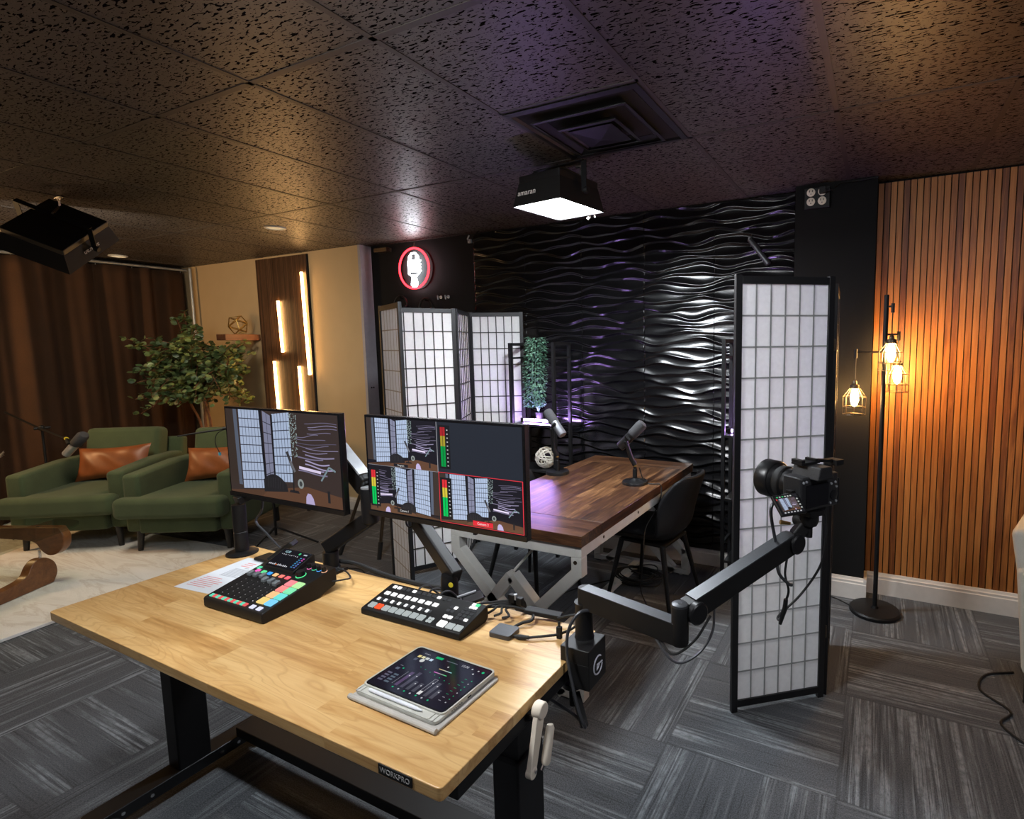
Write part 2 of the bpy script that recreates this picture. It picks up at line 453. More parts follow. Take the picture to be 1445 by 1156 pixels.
# wave-relief wall cladding, one continuous run of 51 cm boards
def wave_cladding():
    # crests wander and merge; the relief repeats on every 51 cm board
    x0, x1, z0, z1, S = -3.033, -.480, .118, HC - .012, .508
    nx, nz = 320, 720; bb = MB(); rr = random.Random(21)
    xs = np.array(sorted(list(np.linspace(x0, x1, nx + 1)) + [x0 + S * m + d for m in range(1, 6) for d in (-.0022, -.0012, .0012, .0022) if x0 + S * m + d < x1])); nx = len(xs) - 1; zs = np.linspace(z0, z1, nz + 1)
    X, Z = np.meshgrid(xs, zs); H = np.zeros_like(X); u = 2 * PI * (X - x0) / S
    N = 9
    for k in range(N):
        a, c, p, q = rr.uniform(.010, .024), rr.uniform(.002, .006), rr.uniform(0, 6.28), rr.uniform(0, 6.28)
        f = S * k / N + a * np.sin(u + p) + c * np.sin(2 * u + q)
        am = .75 + .25 * np.sin(u + rr.uniform(0, 6.28))
        for m in range(-1, 6):
            t = Z - (f + S * m)
            up = np.clip(1 - t / .058, 0, 1) ** 2.0 * (t >= 0); dn = np.clip(1 + t / .015, 0, 1); dn = dn * dn * (3 - 2 * dn) * (t < 0)
            H = np.maximum(H, .0185 * am * np.maximum(up, dn))
    for _ in range(2):
        P = np.pad(H, ((1, 1), (0, 0)), 'edge'); H = (P[:-2] + 2 * P[1:-1] + P[2:]) / 4
    e = ((X - x0) / S) % 1.0; e = np.minimum(e, 1 - e) * S
    H = np.where(e < .0018, -.003, H)
    bb.grid(lambda a, c: (xs[round(a * nx)], 3.645 - H[round(c * nz), round(a * nx)], zs[round(c * nz)]), nx, nz)
    bb.bx(x0, 3.6495, z0, x1, 3.661, z1)
    return bb
t = solo('wave_wall_panel', 'glossy black wave-relief panels covering the wall behind the conference table', 'wall panel', wave_cladding(), m_wave, ang=80)

# slatted teak wall on the right
def slats(x0, x1, z0, z1, yf, yb, pitch, gap):
    bb = MB(); x = x0
    while x + pitch <= x1 + 1e-6:
        bb.bx(x + gap / 2, yf, z0, x + pitch - gap / 2, yb, z1); x += pitch
    return bb
t = thing('slat_wall_panel', 'orange-brown vertical wood slat panelling behind the caged floor lamp', 'wall panel', (.8, 3.68, .133))
part(t, 'slats', slats(-.033, 1.9, .128, HC - .012, 3.665, 3.683, .0333, .0052), m_teak, world=True, smooth=False)
part(t, 'backing', MB().bx(-.033, 3.682, .128, 1.9, 3.69, HC - .012), m_felt, world=True, smooth=False)
# slim slat feature with light bars on the beige wall
t = thing('light_slat_panel', 'dark walnut slat strip with four glowing warm light bars on beige wall', 'wall panel', (-5.36, 3.53, .1))
part(t, 'slats', slats(-5.76, -4.97, .12, 2.468, 3.522, 3.534, .0133, .0035), m_walnut_slat, world=True, smooth=False)
part(t, 'backing', MB().bx(-5.765, 3.532, .12, -4.965, 3.544, 2.47), m_felt, world=True, smooth=False)
for (xa, za, xb, zb) in ((-5.416, 2.04, -5.398, 1.53), (-5.028, 2.297, -5.006, 1.307), (-5.545, 1.437, -5.53, .60), (-5.159, 1.389, -5.148, .70)):
    part(t, 'light_bar', MB().tube([(xa, 3.508, za), (xb, 3.508, zb)], .0125, 10), e_bar, world=True)

# ceiling air diffuser
t = thing('air_vent', 'square black ceiling air diffuser above the hanging light panel', 'vent', (-1.099, 2.177, HC))
def sqring(bb, cx, cy, r0, z0, r1, z1):
    vs = [(cx + a * r, cy + c * r, z) for r, z in ((r0, z0), (r1, z1)) for a, c in ((-1, -1), (1, -1), (1, 1), (-1, 1))]
    bb.add(vs, [(i, (i + 1) % 4, 4 + (i + 1) % 4, 4 + i) for i in range(4)])
b = MB(); c = (-1.099, 2.177)
sqring(b, *c, .296, HC - .007, .270, HC - .010); sqring(b, *c, .270, HC - .010, .262, HC - .001)
part(t, 'outer_frame', b, m_blackm, world=True, smooth=False, solid=.002)
for r0, r1, dz in ((.215, .175, .020), (.135, .105, .034)):
    b = MB(); sqring(b, *c, r0, HC - dz - .006, r1, HC - dz + .016); sqring(b, *c, r0, HC - dz - .006, r0 - .012, HC - dz - .008)
    part(t, 'louvre', b, m_blackm, world=True, smooth=False, solid=.002)
b = MB().cb((c[0], c[1], HC - .038), (.2, .2, .004)); b.add([(c[0] - .1, c[1] - .1, HC - .041), (c[0] + .1, c[1] - .1, HC - .041), (c[0] + .1, c[1] + .1, HC - .041), (c[0] - .1, c[1] + .1, HC - .041), (c[0], c[1], HC - .058)], [(0, 4, 1), (1, 4, 2), (2, 4, 3), (3, 4, 0)])
part(t, 'centre_plate', b, m_blackm, world=True, smooth=False)
part(t, 'duct_opening', MB().bx(c[0] - .26, c[1] - .26, HC - .003, c[0] + .26, c[1] + .26, HC - .001), m_felt, world=True, smooth=False)

def downlight(x, y, lab):
    t = thing('recessed_light', lab, 'ceiling light', (x, y, HC), group='recessed ceiling lights')
    part(t, 'rim', MB().lathe([(.075, 0), (.075, -.008), (.060, -.010), (.058, 0)], (x, y, HC), n=28), m_whitem, world=True)
    part(t, 'lens', MB().lathe([(.059, -.001), (.050, -.006), (.0, -.008)], (x, y, HC), n=28), e_down, world=True)
downlight(-4.196, 2.737, 'round recessed ceiling light in front of the slat strip with light bars')
downlight(-6.73, 2.79, 'round recessed ceiling light close to the brown curtain')

# ------------------------------------------------------------------ shoji folding screens
def screen_panel(t, p0, p1, zt, zb, lat_side, mat_l=None, feet=True):
    """one leaf: frame part with paper and lattice as sub-parts; lat_side +1/-1 = side of the paper the lattice is on"""
    p0, p1 = Vector((*p0, 0)), Vector((*p1, 0)); d = (p1 - p0); L = d.length; d.normalize(); nrm = Vector((-d.y, d.x, 0))
    R = Matrix((( d.x, nrm.x, 0), (d.y, nrm.y, 0), (0, 0, 1))).to_4x4(); R.translation = p0
    st, th = .027, .020
    def box(bb, x0, x1, z0, z1, y0, y1):
        old = bb.M; bb.M = R; bb.bx(x0, y0, z0, x1, y1, z1); bb.M = old
    f = MB()
    box(f, 0, st, .0, zt, -th / 2, th / 2); box(f, L - st, L, .0, zt, -th / 2, th / 2)
    box(f, st, L - st, zt - .034, zt - .004, -th / 2, th / 2); box(f, st, L - st, zb, zb + .03, -th / 2, th / 2)
    fr = part(t, 'panel_frame', f, m_frame, world=True, bevel=.0015, smooth=False)
    pz0, pz1 = zb + .03, zt - .034
    b = MB(); box(b, st - .004, L - st + .004, pz0 - .004, pz1 + .004, -.0008, .0008)
    part(fr, 'rice_paper', b, m_paper, world=True, smooth=False)
    b = MB(); y0 = (-.0010 if mat_l else .0010) * lat_side; y1 = .0060 * lat_side  # tinted bars poke through, painting the lattice shade on the paper front
    y0, y1 = min(y0, y1), max(y0, y1)
    for i in range(1, 6):
        x = st + (L - 2 * st) * i / 6; box(b, x - .0032, x + .0032, pz0, pz1, y0, y1)
    for i in range(1, 14):
        z = pz0 + (pz1 - pz0) * i / 14; box(b, st, L - st, z - .0032, z + .0032, y0, y1)
    part(fr, 'lattice', b, mat_l or m_latt, world=True, smooth=False)
    return R, L
t = thing('folding_screen', 'long zigzag shoji screen with black frames standing behind the two monitors', 'folding screen', (-2.66, 2.9, 0))
LEAF = [(-2.856, 2.506), (-2.486, 2.325), (-2.86, 2.575), (-2.63, 2.95), (-2.847, 3.33), (-2.48, 3.54)]
for k, s_ in enumerate((1, 1, -1, -1, -1)):
    a, c = Vector(LEAF[k]), Vector(LEAF[k + 1]); g = (c - a).normalized() * .004
    screen_panel(t, a + g, c - g, 1.825, .030, s_, m_lattb if k == 0 else None)
t = thing('folding_screen', 'white shoji screen with black frame standing right of the camera on its arm', 'folding screen', (-.34, 2.31, 0))
screen_panel(t, (-.513, 2.169), (-.173, 2.448), 1.828, .022, 1, m_lattg)
screen_panel(t, (-.166, 2.460), (-.186, 2.895), 1.80, .022, -1)
for z in (.30, .92, 1.55): part(t, 'hinge', MB().cb((-.168, 2.455, z), (.012, .022, .05)), m_gunmetal, world=True, bevel=.001)

# ------------------------------------------------------------------ conference table
t = thing('conference_table', 'walnut plank conference table on a white zigzag steel frame', 'table', (-1.455, 2.69, 0))
X0, X1, Y0, Y1, ZT, TH = -1.825, -1.088, 1.925, 3.46, .765, .050
b = MB(); b.bx(X0, Y0 + .2, ZT - TH, X1, Y1 - .2, ZT)
top = part(t, 'tabletop', b, m_wal_y, world=True, bevel=.002)
for ya, yb in ((Y0, Y0 + .199), (Y1 - .199, Y1)):
    part(t, 'breadboard_end', MB().bx(X0, ya, ZT - TH, X1, yb, ZT), m_wal_x, world=True, bevel=.002)
xi0, xi1, yi0, yi1, za, zb_ = X0 + .01, X1 - .01, Y0 + .015, Y1 - .015, .662, ZT - TH - .001
b = MB()
for x in (xi0, xi1 - .03): b.bx(x, yi0, za, x + .03, yi1, zb_)
for y in (yi0, yi1 - .03, (yi0 + yi1) / 2): b.bx(xi0 + .0302, y, za, xi1 - .0302, y + .03, zb_)
part(t, 'apron', b, m_whitem, world=True, bevel=.002)
for y in (2.15, 2.55, 3.0): part(t, 'bolt', MB().lathe([(.007, 0), (.007, .002), (.004, .003)], (xi1, y, .69), (1, 0, 0), 10), m_gunmetal, world=True)
part(t, 'bolt', MB().lathe([(.009, 0), (.009, .003), (.004, .004)], (xi1 - .03, yi0, .640), (0, -1, 0), 10), m_gunmetal, world=True)
def zigzag(y, name='leg_frame'):
    b = MB(); w, d = .052, .05
    for p, q in (((xi0 + .02, .60), (xi0 + .61, .02)), ((xi1 - .02, .60), (xi1 - .61, .02)), ((-1.475, .515), (xi1 - .03, .155)), ((-1.475, .515), (xi0 + .03, .155))):
        b.bar((p[0], y, p[1]), (q[0], y, q[1]), d, w)
    for x in (xi0 + .026, xi1 - .026): b.bx(x - .026, y - .0255, .575, x + .026, y + .025, .6615)
    b.bx(xi0, y - .025, .012, xi1, y + .025, .05)
    for x in (xi0 + .026, xi1 - .026): b.bx(x - .026, y - .025, .05, x + .026, y + .025, .19)
    for x in (xi0 + .06, xi1 - .06): b.lathe([(.014, 0), (.014, .012)], (x, y, 0), n=12)
    part(t, name, b, m_whitem, world=True, bevel=.003)
zigzag(yi0 + .025); zigzag(yi1 - .025)
part(t, 'brace_rod', MB().tube([(-1.475, yi0 + .03, .53), (-1.43, yi0 + .42, .70)], .006, 8), m_whitem, world=True)
part(t, 'floor_beam', MB().bx(-1.50, yi0 + .05, .012, -1.45, yi1 - .05, .05), m_whitem, world=True, bevel=.003)

# ------------------------------------------------------------------ dining chairs with shell seats
def make_chair(label, loc, rz):
    t = thing('dining_chair', label, 'chair', loc, rz, 'black shell dining chairs at the conference table')
    def prof(v):                      # v 0 front .. 1 top of back: (y, z, half width, side rise)
        P = [(-.235, .435, .20, .0), (-.20, .462, .225, .004), (-.08, .455, .235, .02), (.05, .438, .24, .04), (.145, .442, .245, .06), (.195, .50, .245, .06), (.225, .60, .235, .055), (.262, .72, .215, .05), (.292, .80, .175, .035), (.300, .825, .12, .02)]
        f = v * (len(P) - 1); i = min(int(f), len(P) - 2); k = f - i; k2 = k * k * (3 - 2 * k) * .4 + k * .6
        return [a + (c - a) * k2 for a, c in zip(P[i], P[i + 1])]
    def S(u, v):
        y, z, w, r = prof(v); q = 2 * u - 1
        back = max(0, min(1, (v - .42) / .3))
        curl = abs(q) ** 2.4
        return (q * w, y - back * curl * r * 2.0 * (1 if back else 0), z + (1 - back) * curl * r * 1.2)
    b = MB().grid(S, 16, 26)
    part(t, 'seat_shell', b, m_chair, solid=.026, sub=1)
    b = MB().bx(-.15, -.15, .402, .15, .15, .420)
    part(t, 'seat_frame', b, m_blackm, bevel=.004)
    for sx in (-1, 1):
        for (ya, yb) in ((-.14, -.215), (.13, .215)):
            part(t, 'leg', MB().tube([(sx * .14, ya, .412), (sx * .215, yb, 0)], [.017, .010], 10), m_blackm)
    return t
m_chair = plain('black_leatherette', (.006, .006, .007), .5, var=.2, scale=120, bump=.1, Specular_IOR_Level=.22)
make_chair('black shell dining chair at the right side of the conference table', (-1.185, 2.985, 0), math.radians(-96))
make_chair('black shell dining chair mostly hidden behind the wide multi-view monitor', (-1.93, 2.78, 0), math.radians(84))

# ------------------------------------------------------------------ desk microphones
def desk_mic(label, bx_, by_, body0, body1, rbase, zneck, domed, light_tail):
    """body0 = tail end, body1 = windscreen end"""
    t = thing('desk_microphone', label, 'microphone', (bx_, by_, .765), group='podcast microphones on the conference table')
    pr = [(rbase, 0), (rbase, .010), (rbase * .97, .016), (rbase * .5, .022 if domed else .017), (.02, .03 if domed else .018), (.014, .034)] if domed else [(rbase, 0), (rbase, .017), (rbase * .985, .020), (.014, .020)]
    part(t, 'base', MB().lathe(pr, (bx_, by_, .765), n=36), m_blacks, world=True)
    b = MB().lathe([(.0135, .02), (.0135, .085), (.0095, .088), (.0095, zneck - .765)], (bx_, by_, .765), n=14)
    part(t, 'pole', b, m_blackm, world=True)
    part(t, 'thread_collar', MB().lathe([(.0105, 0), (.0105, .008)], (bx_, by_, zneck - .03), n=14), m_gold, world=True, label='brass ring')
    a, c = Vector(body0), Vector(body1); d = (c - a).normalized(); mid = a.lerp(c, .42)
    L = (c - a).length
    b = MB().tube([(bx_, by_, zneck - .02), (bx_ - .018, by_ - .012, zneck + .02), tuple(mid + Vector((-.012, -.03, -.02)))], [.016, .014, .012], 10)
    b.tube([mid + d.cross(Vector((0, 1, 0))).normalized() * .03 * k + Vector((0, -.03, 0)) for k in (-.6, 0, .6)], .009, 8)
    part(t, 'yoke', b, m_blackm, world=True)
    b = MB().lathe([(.004, 0), (.024, .001), (.027, .006), (.027, L * .5), (.0275, L * .52)], a, d, 24)
    part(t, 'body', b, m_alu if light_tail else m_blacks, world=True)
    b = MB().lathe([(.0285, L * .51), (.031, L * .54), (.032, L * .9), (.028, L * .97), (.016, L)], a, d, 24)
    part(t, 'windscreen', b, m_foam, world=True)
    return t
m_foam = plain('grey_foam', (.05, .05, .053), .95, var=.4, scale=500, bump=.5)
desk_mic('podcast microphone with grey body on black disc stand, nearer the ladder shelf', -1.775, 2.855, (-1.715, 2.83, 1.015), (-1.850, 2.86, 1.158), .072, .90, False, True)
desk_mic('all-black podcast microphone on domed stand at the right edge of the table', -1.235, 2.825, (-1.318, 2.80, .975), (-1.185, 2.84, 1.118), .075, .895, True, False)
b = MB().tube(spline([(-1.205, 2.82, .86), (-1.19, 2.83, .80), (-1.17, 2.835, .772), (-1.12, 2.84, .769), (-1.088, 2.84, .771), (-1.078, 2.84, .74), (-1.082, 2.80, .66), (-1.12, 2.70, .55), (-1.10, 2.62, .42), (-1.15, 2.70, .2), (-1.2, 2.9, .01)], 5), .0035, 6)
solo('microphone_cable', 'thin black cable hanging over the table edge from the all-black microphone', 'cable', b, m_rubber)

# ------------------------------------------------------------------ ladder shelves with violet light bars
def etagere(label, xa, xb, ya, yb, zt, shelves):
    t = thing('ladder_shelf', label, 'shelf', ((xa + xb) / 2, (ya + yb) / 2, 0), group='black metal ladder shelves by the wave wall')
    for x in (xa, xb):
        b = MB(); s = .011
        for y in (ya, yb): b.bx(x - s, y - s, 0, x + s, y + s, zt)
        b.bx(x - s, ya, zt - .022, x + s, yb, zt)
        for z in (zt - .12, .3): b.bx(x - s * .7, ya, z, x + s * .7, yb, z + .014)
        part(t, 'side_frame', b, m_blackm, world=True, smooth=False)
    for z in shelves:
        part(t, 'shelf_board', MB().bx(xa + .012, ya - .01, z - .016, xb - .012, yb + .01, z), m_blacks, world=True, bevel=.002)
    return t
etagere('black metal ladder shelf left of the conference table, holding the trailing plant', -2.46, -2.085, 3.33, 3.55, 1.585, (.985, .645, .25))
etagere('black metal ladder shelf half hidden behind the right-hand shoji screen', -.845, -.47, 3.30, 3.49, 1.588, (1.0, .60, .2))
def lightbar(label, x0, x1, y, z):
    t = thing('light_bar', label, 'light', ((x0 + x1) / 2, y, z), group='violet light bars on the ladder shelves')
    part(t, 'tube', MB().tube([(x0 + .012, y, z + .019), (x1 - .012, y, z + .019)], .009, 12), e_purple, world=True)
    for x in (x0, x1): part(t, 'end_cap', MB().cb((x, y, z + .0165), (.024, .034, .033)), m_blackp, world=True, bevel=.002)
lightbar('glowing violet light bar under the trailing plant on the left ladder shelf', -2.41, -2.10, 3.40, .9855)
lightbar('glowing violet light bar on the shelf behind the right-hand shoji screen', -.82, -.52, 3.36, 1.0005)
# woven ball
b = MB(); R = .078
for k in range(17):
    ax = Vector((random.uniform(-1, 1), random.uniform(-1, 1), random.uniform(-1, 1))).normalized(); u = ax.orthogonal().normalized(); w = ax.cross(u)
    o = ax * random.uniform(-.02, .02)
    b.tube([Vector((-2.215, 3.40, .645 + R + .004)) + o + (u * math.cos(g) + w * math.sin(g)) * R * .97 for g in [2 * PI * i / 28 for i in range(28)]], .0042, 5, closed=True)
solo('wicker_ball', 'pale woven wicker ball on the lower board of the left ladder shelf', 'ornament', b, m_whitewire)
# trailing plant
t = thing('trailing_plant', 'tall bushy trailing plant with small blue-green leaves on the ladder shelf', 'plant', (-2.30, 3.40, .986))
b = MB().lathe([(.022, 0), (.028, .005), (.032, .07), (.029, .072), (.026, .06)], (-2.31, 3.475, .986), n=20)
part(t, 'pot', b, m_blackp, world=True)
b = MB()
for k in range(9):
    a = random.uniform(0, 2 * PI)
    x, y = -2.315 + .035 * math.cos(a), 3.44 + .035 * math.sin(a)
    b.tube([(-2.31, 3.47, 1.04), (x, y, 1.2), (x + .01, y, 1.4), (x + .02, y - .01, 1.58)], .0025, 5)
part(t, 'stem', b, m_leafb, world=True)
b = MB()
def leaf(b, c, d, n, L, W):
    d = d.normalized(); s = d.cross(n).normalized(); n = s.cross(d)
    vs = [c, c + d * L * .3 + s * W * .42 + n * L * .04, c + d * L * .7 + s * W * .42 + n * L * .03, c + d * L, c + d * L * .7 - s * W * .42 + n * L * .03, c + d * L * .3 - s * W * .42 + n * L * .04, c + d * L * .5 - n * L * .03]
    b.add(vs, [(6, 0, 1), (6, 1, 2), (6, 2, 3), (6, 3, 4), (6, 4, 5), (6, 5, 0)])
for k in range(1500):
    z = 1.105 + .52 * (k / 1500); a = random.uniform(0, 2 * PI); r = .080 * (1 - .15 * abs(z - 1.36) / .26) * random.uniform(.6, 1.15)
    x = -2.318 + (z - 1.105) * .06 + r * math.cos(a); y = 3.42 + r * .8 * math.sin(a)
    d = Vector((math.cos(a), math.sin(a), random.uniform(-1.0, .2)))
    leaf(b, Vector((x, y, z)), d, Vector((random.uniform(-.4, .4), random.uniform(-.4, .4), 1)), random.uniform(.016, .027), random.uniform(.012, .019))
part(t, 'foliage', b, m_leafb, world=True, smooth=False)

# ------------------------------------------------------------------ caged floor lamp
LX, LY = .03, 3.38
t = thing('floor_lamp', 'black pole floor lamp with three wire-cage bulbs by the slat wall', 'lamp', (LX, LY, 0))
part(t, 'base', MB().lathe([(.132, 0), (.136, .004), (.136, .018), (.128, .026), (.02, .028), (.016, .04)], (LX, LY, 0), n=40), m_blackm, world=True)
part(t, 'pole', MB().lathe([(.0125, .02), (.0125, 1.812), (.010, 1.815)], (LX, LY, 0), n=14), m_blackm, world=True)
for (ex, ey, za, zb_) in ((.062, 3.355, 1.750, 1.585), (.098, 3.44, 1.600, 1.462), (-.114, 3.38, 1.504, 1.333)):
    p = Vector((LX, LY, za)); e = Vector((ex, ey, za))
    b = MB().tube([p, e], .0055, 8); b.tube([e + Vector((0, 0, .016)), e - Vector((0, 0, .034))], .009, 10)
    arm = part(t, 'arm', b, m_blackm, world=True)
    part(arm, 'cord', MB().tube([e - Vector((0, 0, .03)), (ex, ey, zb_)], .0028, 6), m_rubber, world=True)
    b = MB().lathe([(.006, .012), (.012, .004), (.013, -.010), (.024, -.014), (.026, -.034), (.016, -.036)], (ex, ey, zb_), n=18)
    part(t, 'socket', b, m_gunmetal, world=True)
    b = MB(); rr = .060
    for k in range(8):
        g = 2 * PI * k / 8; cx, cy = math.cos(g), math.sin(g)
        b.tube([(ex + .022 * cx, ey + .022 * cy, zb_ - .03), (ex + rr * cx, ey + rr * cy, zb_ - .082), (ex + rr * cx, ey + rr * cy, zb_ - .182)], .0016, 5)
    for z in (-.03, -.082, -.140, -.182):
        r_ = .022 if z == -.03 else rr
        b.tube([(ex + r_ * math.cos(2 * PI * k / 24), ey + r_ * math.sin(2 * PI * k / 24), zb_ + z) for k in range(24)], .0016, 5, closed=True)
    part(t, 'wire_cage', b, m_gunmetal, world=True)
    b = MB().lathe([(.010, -.036), (.014, -.045), (.021, -.07), (.022, -.10), (.014, -.128), (.003, -.137)], (ex, ey, zb_), n=18)
    part(t, 'bulb', b, e_bulb, world=True)
b = MB().tube(spline([(-.10, 3.40, .006), (-.2, 3.47, .006), (-.35, 3.49, .006), (-.5, 3.5, .006)], 5), .0035, 6)
solo('lamp_cord', 'black cord running from the floor lamp base along the baseboard', 'cable', b, m_rubber)

# ------------------------------------------------------------------ armchairs
def armchair(label, group, loc, rz, fab, legm, W=.82, bh=.86, ah=.60, by=0):
    t = thing('armchair', label, 'armchair', loc, rz, group)
    w = W / 2; aw = .125
    part(t, 'seat_base', MB().bx(-w + aw, -.40, .15, w - aw, .34, .29), fab, bevel=.02, seg=3)
    # T-shaped loose cushion: full width in front of the arms
    poly = [(-w + .01, -.50), (w - .01, -.50), (w - .01, -.375), (w - aw - .005, -.37), (w - aw - .005, .17), (-w + aw + .005, .17), (-w + aw + .005, -.37), (-w + .01, -.375)]
    b = MB().prism(poly, .285, .445)
    part(t, 'seat_cushion', b, fab, bevel=.045, seg=4)
    for s in (-1, 1):
        M = Matrix(((0, 0, 1, 0), (1, 0, 0, 0), (0, 1, 0, 0), (0, 0, 0, 1)))
        b = MB(); x0, x1 = sorted((s * w, s * (w - aw)))
        b.prism([(-.365, .15), (.36, .15), (.40, ah + .03), (.10, ah + .035), (-.365, ah)], x0, x1, M)
        part(t, 'armrest', b, fab, bevel=.028, seg=3)
    Mt = Matrix.Translation((0, .30 + by, .42)) @ Matrix.Rotation(math.radians(-11), 4, 'X')
    b = MB(); b.M = Mt; b.bx(-w + aw - .01, -.10, 0, w - aw + .01, .055, bh - .42)
    part(t, 'back_cushion', b, fab, bevel=.045, seg=4)
    Mt = Matrix.Translation((0, .36 + by, .15)) @ Matrix.Rotation(math.radians(-9), 4, 'X')
    b = MB(); b.M = Mt; b.bx(-w + .02, -.02, 0, w - .02, .07, bh - .25)
    part(t, 'back_frame', b, fab, bevel=.025, seg=3)
    for sx in (-1, 1):
        for y in (-.33, .33):
            part(t, 'leg', MB().tube([(sx * (w - .085), y, .16), (sx * (w - .075), y * 1.02, 0)], [.026, .017], 12), legm)
    return t
def pillow(label, M, wx=.56, wz=.29, th=.13):
    b = MB()
    def S(sgn):
        def f(u, v):
            p, q = 2 * u - 1, 2 * v - 1
            e = (1 - abs(p) ** 3.2) * (1 - abs(q) ** 3.2)
            px = p * wx / 2 * (1 - .07 * (1 - q * q)); qz = q * wz / 2 * (1 - .12 * (1 - p * p))
            wr = .006 * math.sin(9 * p + 5 * q) * e
            return M @ Vector((px, sgn * (th / 2 * e ** .55 + wr), qz))
        return f
    b.grid(S(1), 22, 14); b.grid(S(-1), 22, 14)
    return solo('lumbar_pillow', label, 'pillow', b, m_leather, group='tan leather pillows on the green armchairs', ang=60)
m_blackleg = plain('black_wood_leg', (.012, .011, .010), .4)
G = 'green armchairs by the curtain'
def chair_frame(loc, rz): return Matrix.Translation(loc) @ Matrix.Rotation(rz, 4, 'Z')
c1, r1 = (-5.83, 2.15, .021), math.radians(34)
c2, r2 = (-4.955, 2.52, .021), math.radians(29)
armchair('green armchair nearest the left edge, in front of the brown curtain', G, c1, r1, m_green, m_blackleg)
armchair('green armchair partly hidden behind the left monitor', G, c2, r2, m_green, m_blackleg)
PT = Matrix.Translation((.03, .105, .592)) @ Matrix.Rotation(math.radians(-20), 4, 'X') @ Matrix.Rotation(math.radians(-3), 4, 'Y')
pillow('tan leather lumbar pillow on the leftmost green armchair', chair_frame(c1, r1) @ PT)
pillow('tan leather lumbar pillow on the green armchair behind the left monitor', chair_frame(c2, r2) @ PT)
armchair('cream upholstered armchair cut off at the right edge', None, (1.055, 2.99, 0), math.radians(72), m_creamf, m_blackleg, .84, .885, .585, -.10)

# ------------------------------------------------------------------ rug, curtain
poly = [(-4.19, .95), (-4.33, 2.42), (-7.05, 2.16), (-7.05, -.1), (-4.08, .1)]
b = MB().prism(poly, .001, .02)
solo('area_rug', 'white area rug with faint brown marbling under the armchairs', 'rug', b, m_rug, bevel=.004)
t = thing('curtain', 'floor-length brown curtain hanging in folds along the left wall', 'curtain', (-6.98, 2.0, 0))
def drape(y0, y1, seed):
    rr = random.Random(seed); ph = [rr.uniform(0, 6) for _ in range(4)]
    def P(u, v):
        y = y0 + (y1 - y0) * u; z = .02 + 2.405 * v
        fl = 1 - .35 * v
        x = -6.985 + fl * (.062 * math.sin(y * 21 + 2.2 * math.sin(y * 4.1 + ph[0]) + .5 * (1 - v)) + .030 * math.sin(y * 39 + ph[1] + .8 * v)) + .012 * math.sin(z * 2 + ph[2] + y * 3)
        return (x, y, z)
    return MB().grid(P, int((y1 - y0) * 95), 26)
for k, (a, c) in enumerate(((.3, 1.62), (1.60, 2.72), (2.70, 3.47))):
    part(t, 'drape', drape(a, c, k), m_curt, world=True, solid=.004, ang=80)
t = thing('curtain_rod', 'pale metal rod and upright carrying the brown curtain', 'curtain rod', (-6.9, 3.45, 0))
part(t, 'rod', MB().tube([(-6.97, .2, 2.445), (-6.97, 3.5, 2.445)], .014, 12), m_silverwall, world=True)
part(t, 'upright', MB().tube([(-6.86, 3.475, 0), (-6.86, 3.475, 2.46)], .016, 12), m_silverwall, world=True)
b = MB()
for k in range(22): b.tube([(-6.97, .35 + .147 * k, 2.445 - .018 + .0) for _ in (0,)] + [(-6.975, .35 + .147 * k, 2.415)], .003, 5)
part(t, 'ring', b, m_silverwall, world=True)

# ------------------------------------------------------------------ eucalyptus tree
t = thing('potted_tree', 'bushy artificial eucalyptus tree in the corner between curtain and slat strip', 'plant', (-5.88, 2.98, 0))
TX, TY = -5.88, 2.98
part(t, 'pot', MB().lathe([(.11, 0), (.12, .01), (.15, .28), (.145, .29), (.13, .27), (.0, .265)], (TX, TY, 0), n=28), m_ceramic, world=True)
rr = random.Random(11)
stems = [[(TX, TY, .25), (TX - .03, TY + .01, .6), (TX - .12, TY + .03, .86), (TX - .20, TY, 1.05), (TX - .22, TY - .05, 1.35)],
         [(TX + .02, TY, .25), (TX + .06, TY, .62), (TX + .16, TY - .02, .85), (TX + .10, TY - .02, 1.05), (TX - .02, TY, 1.25), (TX - .04, TY, 1.55)],
         [(TX + .01, TY + .02, .25), (TX, TY + .02, .7), (TX + .02, TY + .02, 1.0), (TX + .18, TY + .05, 1.25), (TX + .30, TY + .08, 1.4)]]
for s_ in stems:
    sp = spline(s_, 6); part(t, 'trunk', MB().tube(sp, [.016 - .009 * i / len(sp) for i in range(len(sp))], 8), m_bark, world=True)
fb, tw = MB(), MB()
def sprig(a, c, n):
    a, c = Vector(a), Vector(c); sp = bez(a, a.lerp(c, .4) + Vector((0, 0, .06)), a.lerp(c, .75) + Vector((0, 0, .05)), c, n)
    tw.tube(sp, .0028, 4)
    for i, p in enumerate(sp[2:]):
        for q in range(3):
            g = rr.uniform(0, 2 * PI); d = Vector((math.cos(g), math.sin(g), rr.uniform(-.5, .6)))
            L = rr.uniform(.048, .080) * (1 - .3 * i / n)
            nn = Vector((rr.uniform(-.6, .6), rr.uniform(-1.0, .2), rr.uniform(.1, 1)))
            leaf(fb, p + d * .012, d, nn, L, L * rr.uniform(.8, .98))
heads = [s_[-1] for s_ in stems] + [s_[-2] for s_ in stems] + [(TX, TY, 1.45), (TX - .1, TY, 1.2), (TX + .1, TY, 1.2)]
for k in range(150):
    h = heads[k % len(heads)]; th = rr.uniform(0, 2 * PI); ph = rr.uniform(-.95, 1.05)
    el = Vector((math.cos(th) * .54, math.sin(th) * .42, math.sin(ph) * .42))
    c = Vector((TX - .05, TY - .02, 1.31)) + el * rr.uniform(.65, 1.05)
    c.y = min(c.y, 3.46); c.x = max(c.x, -6.62)
    sprig(h, c, 8)
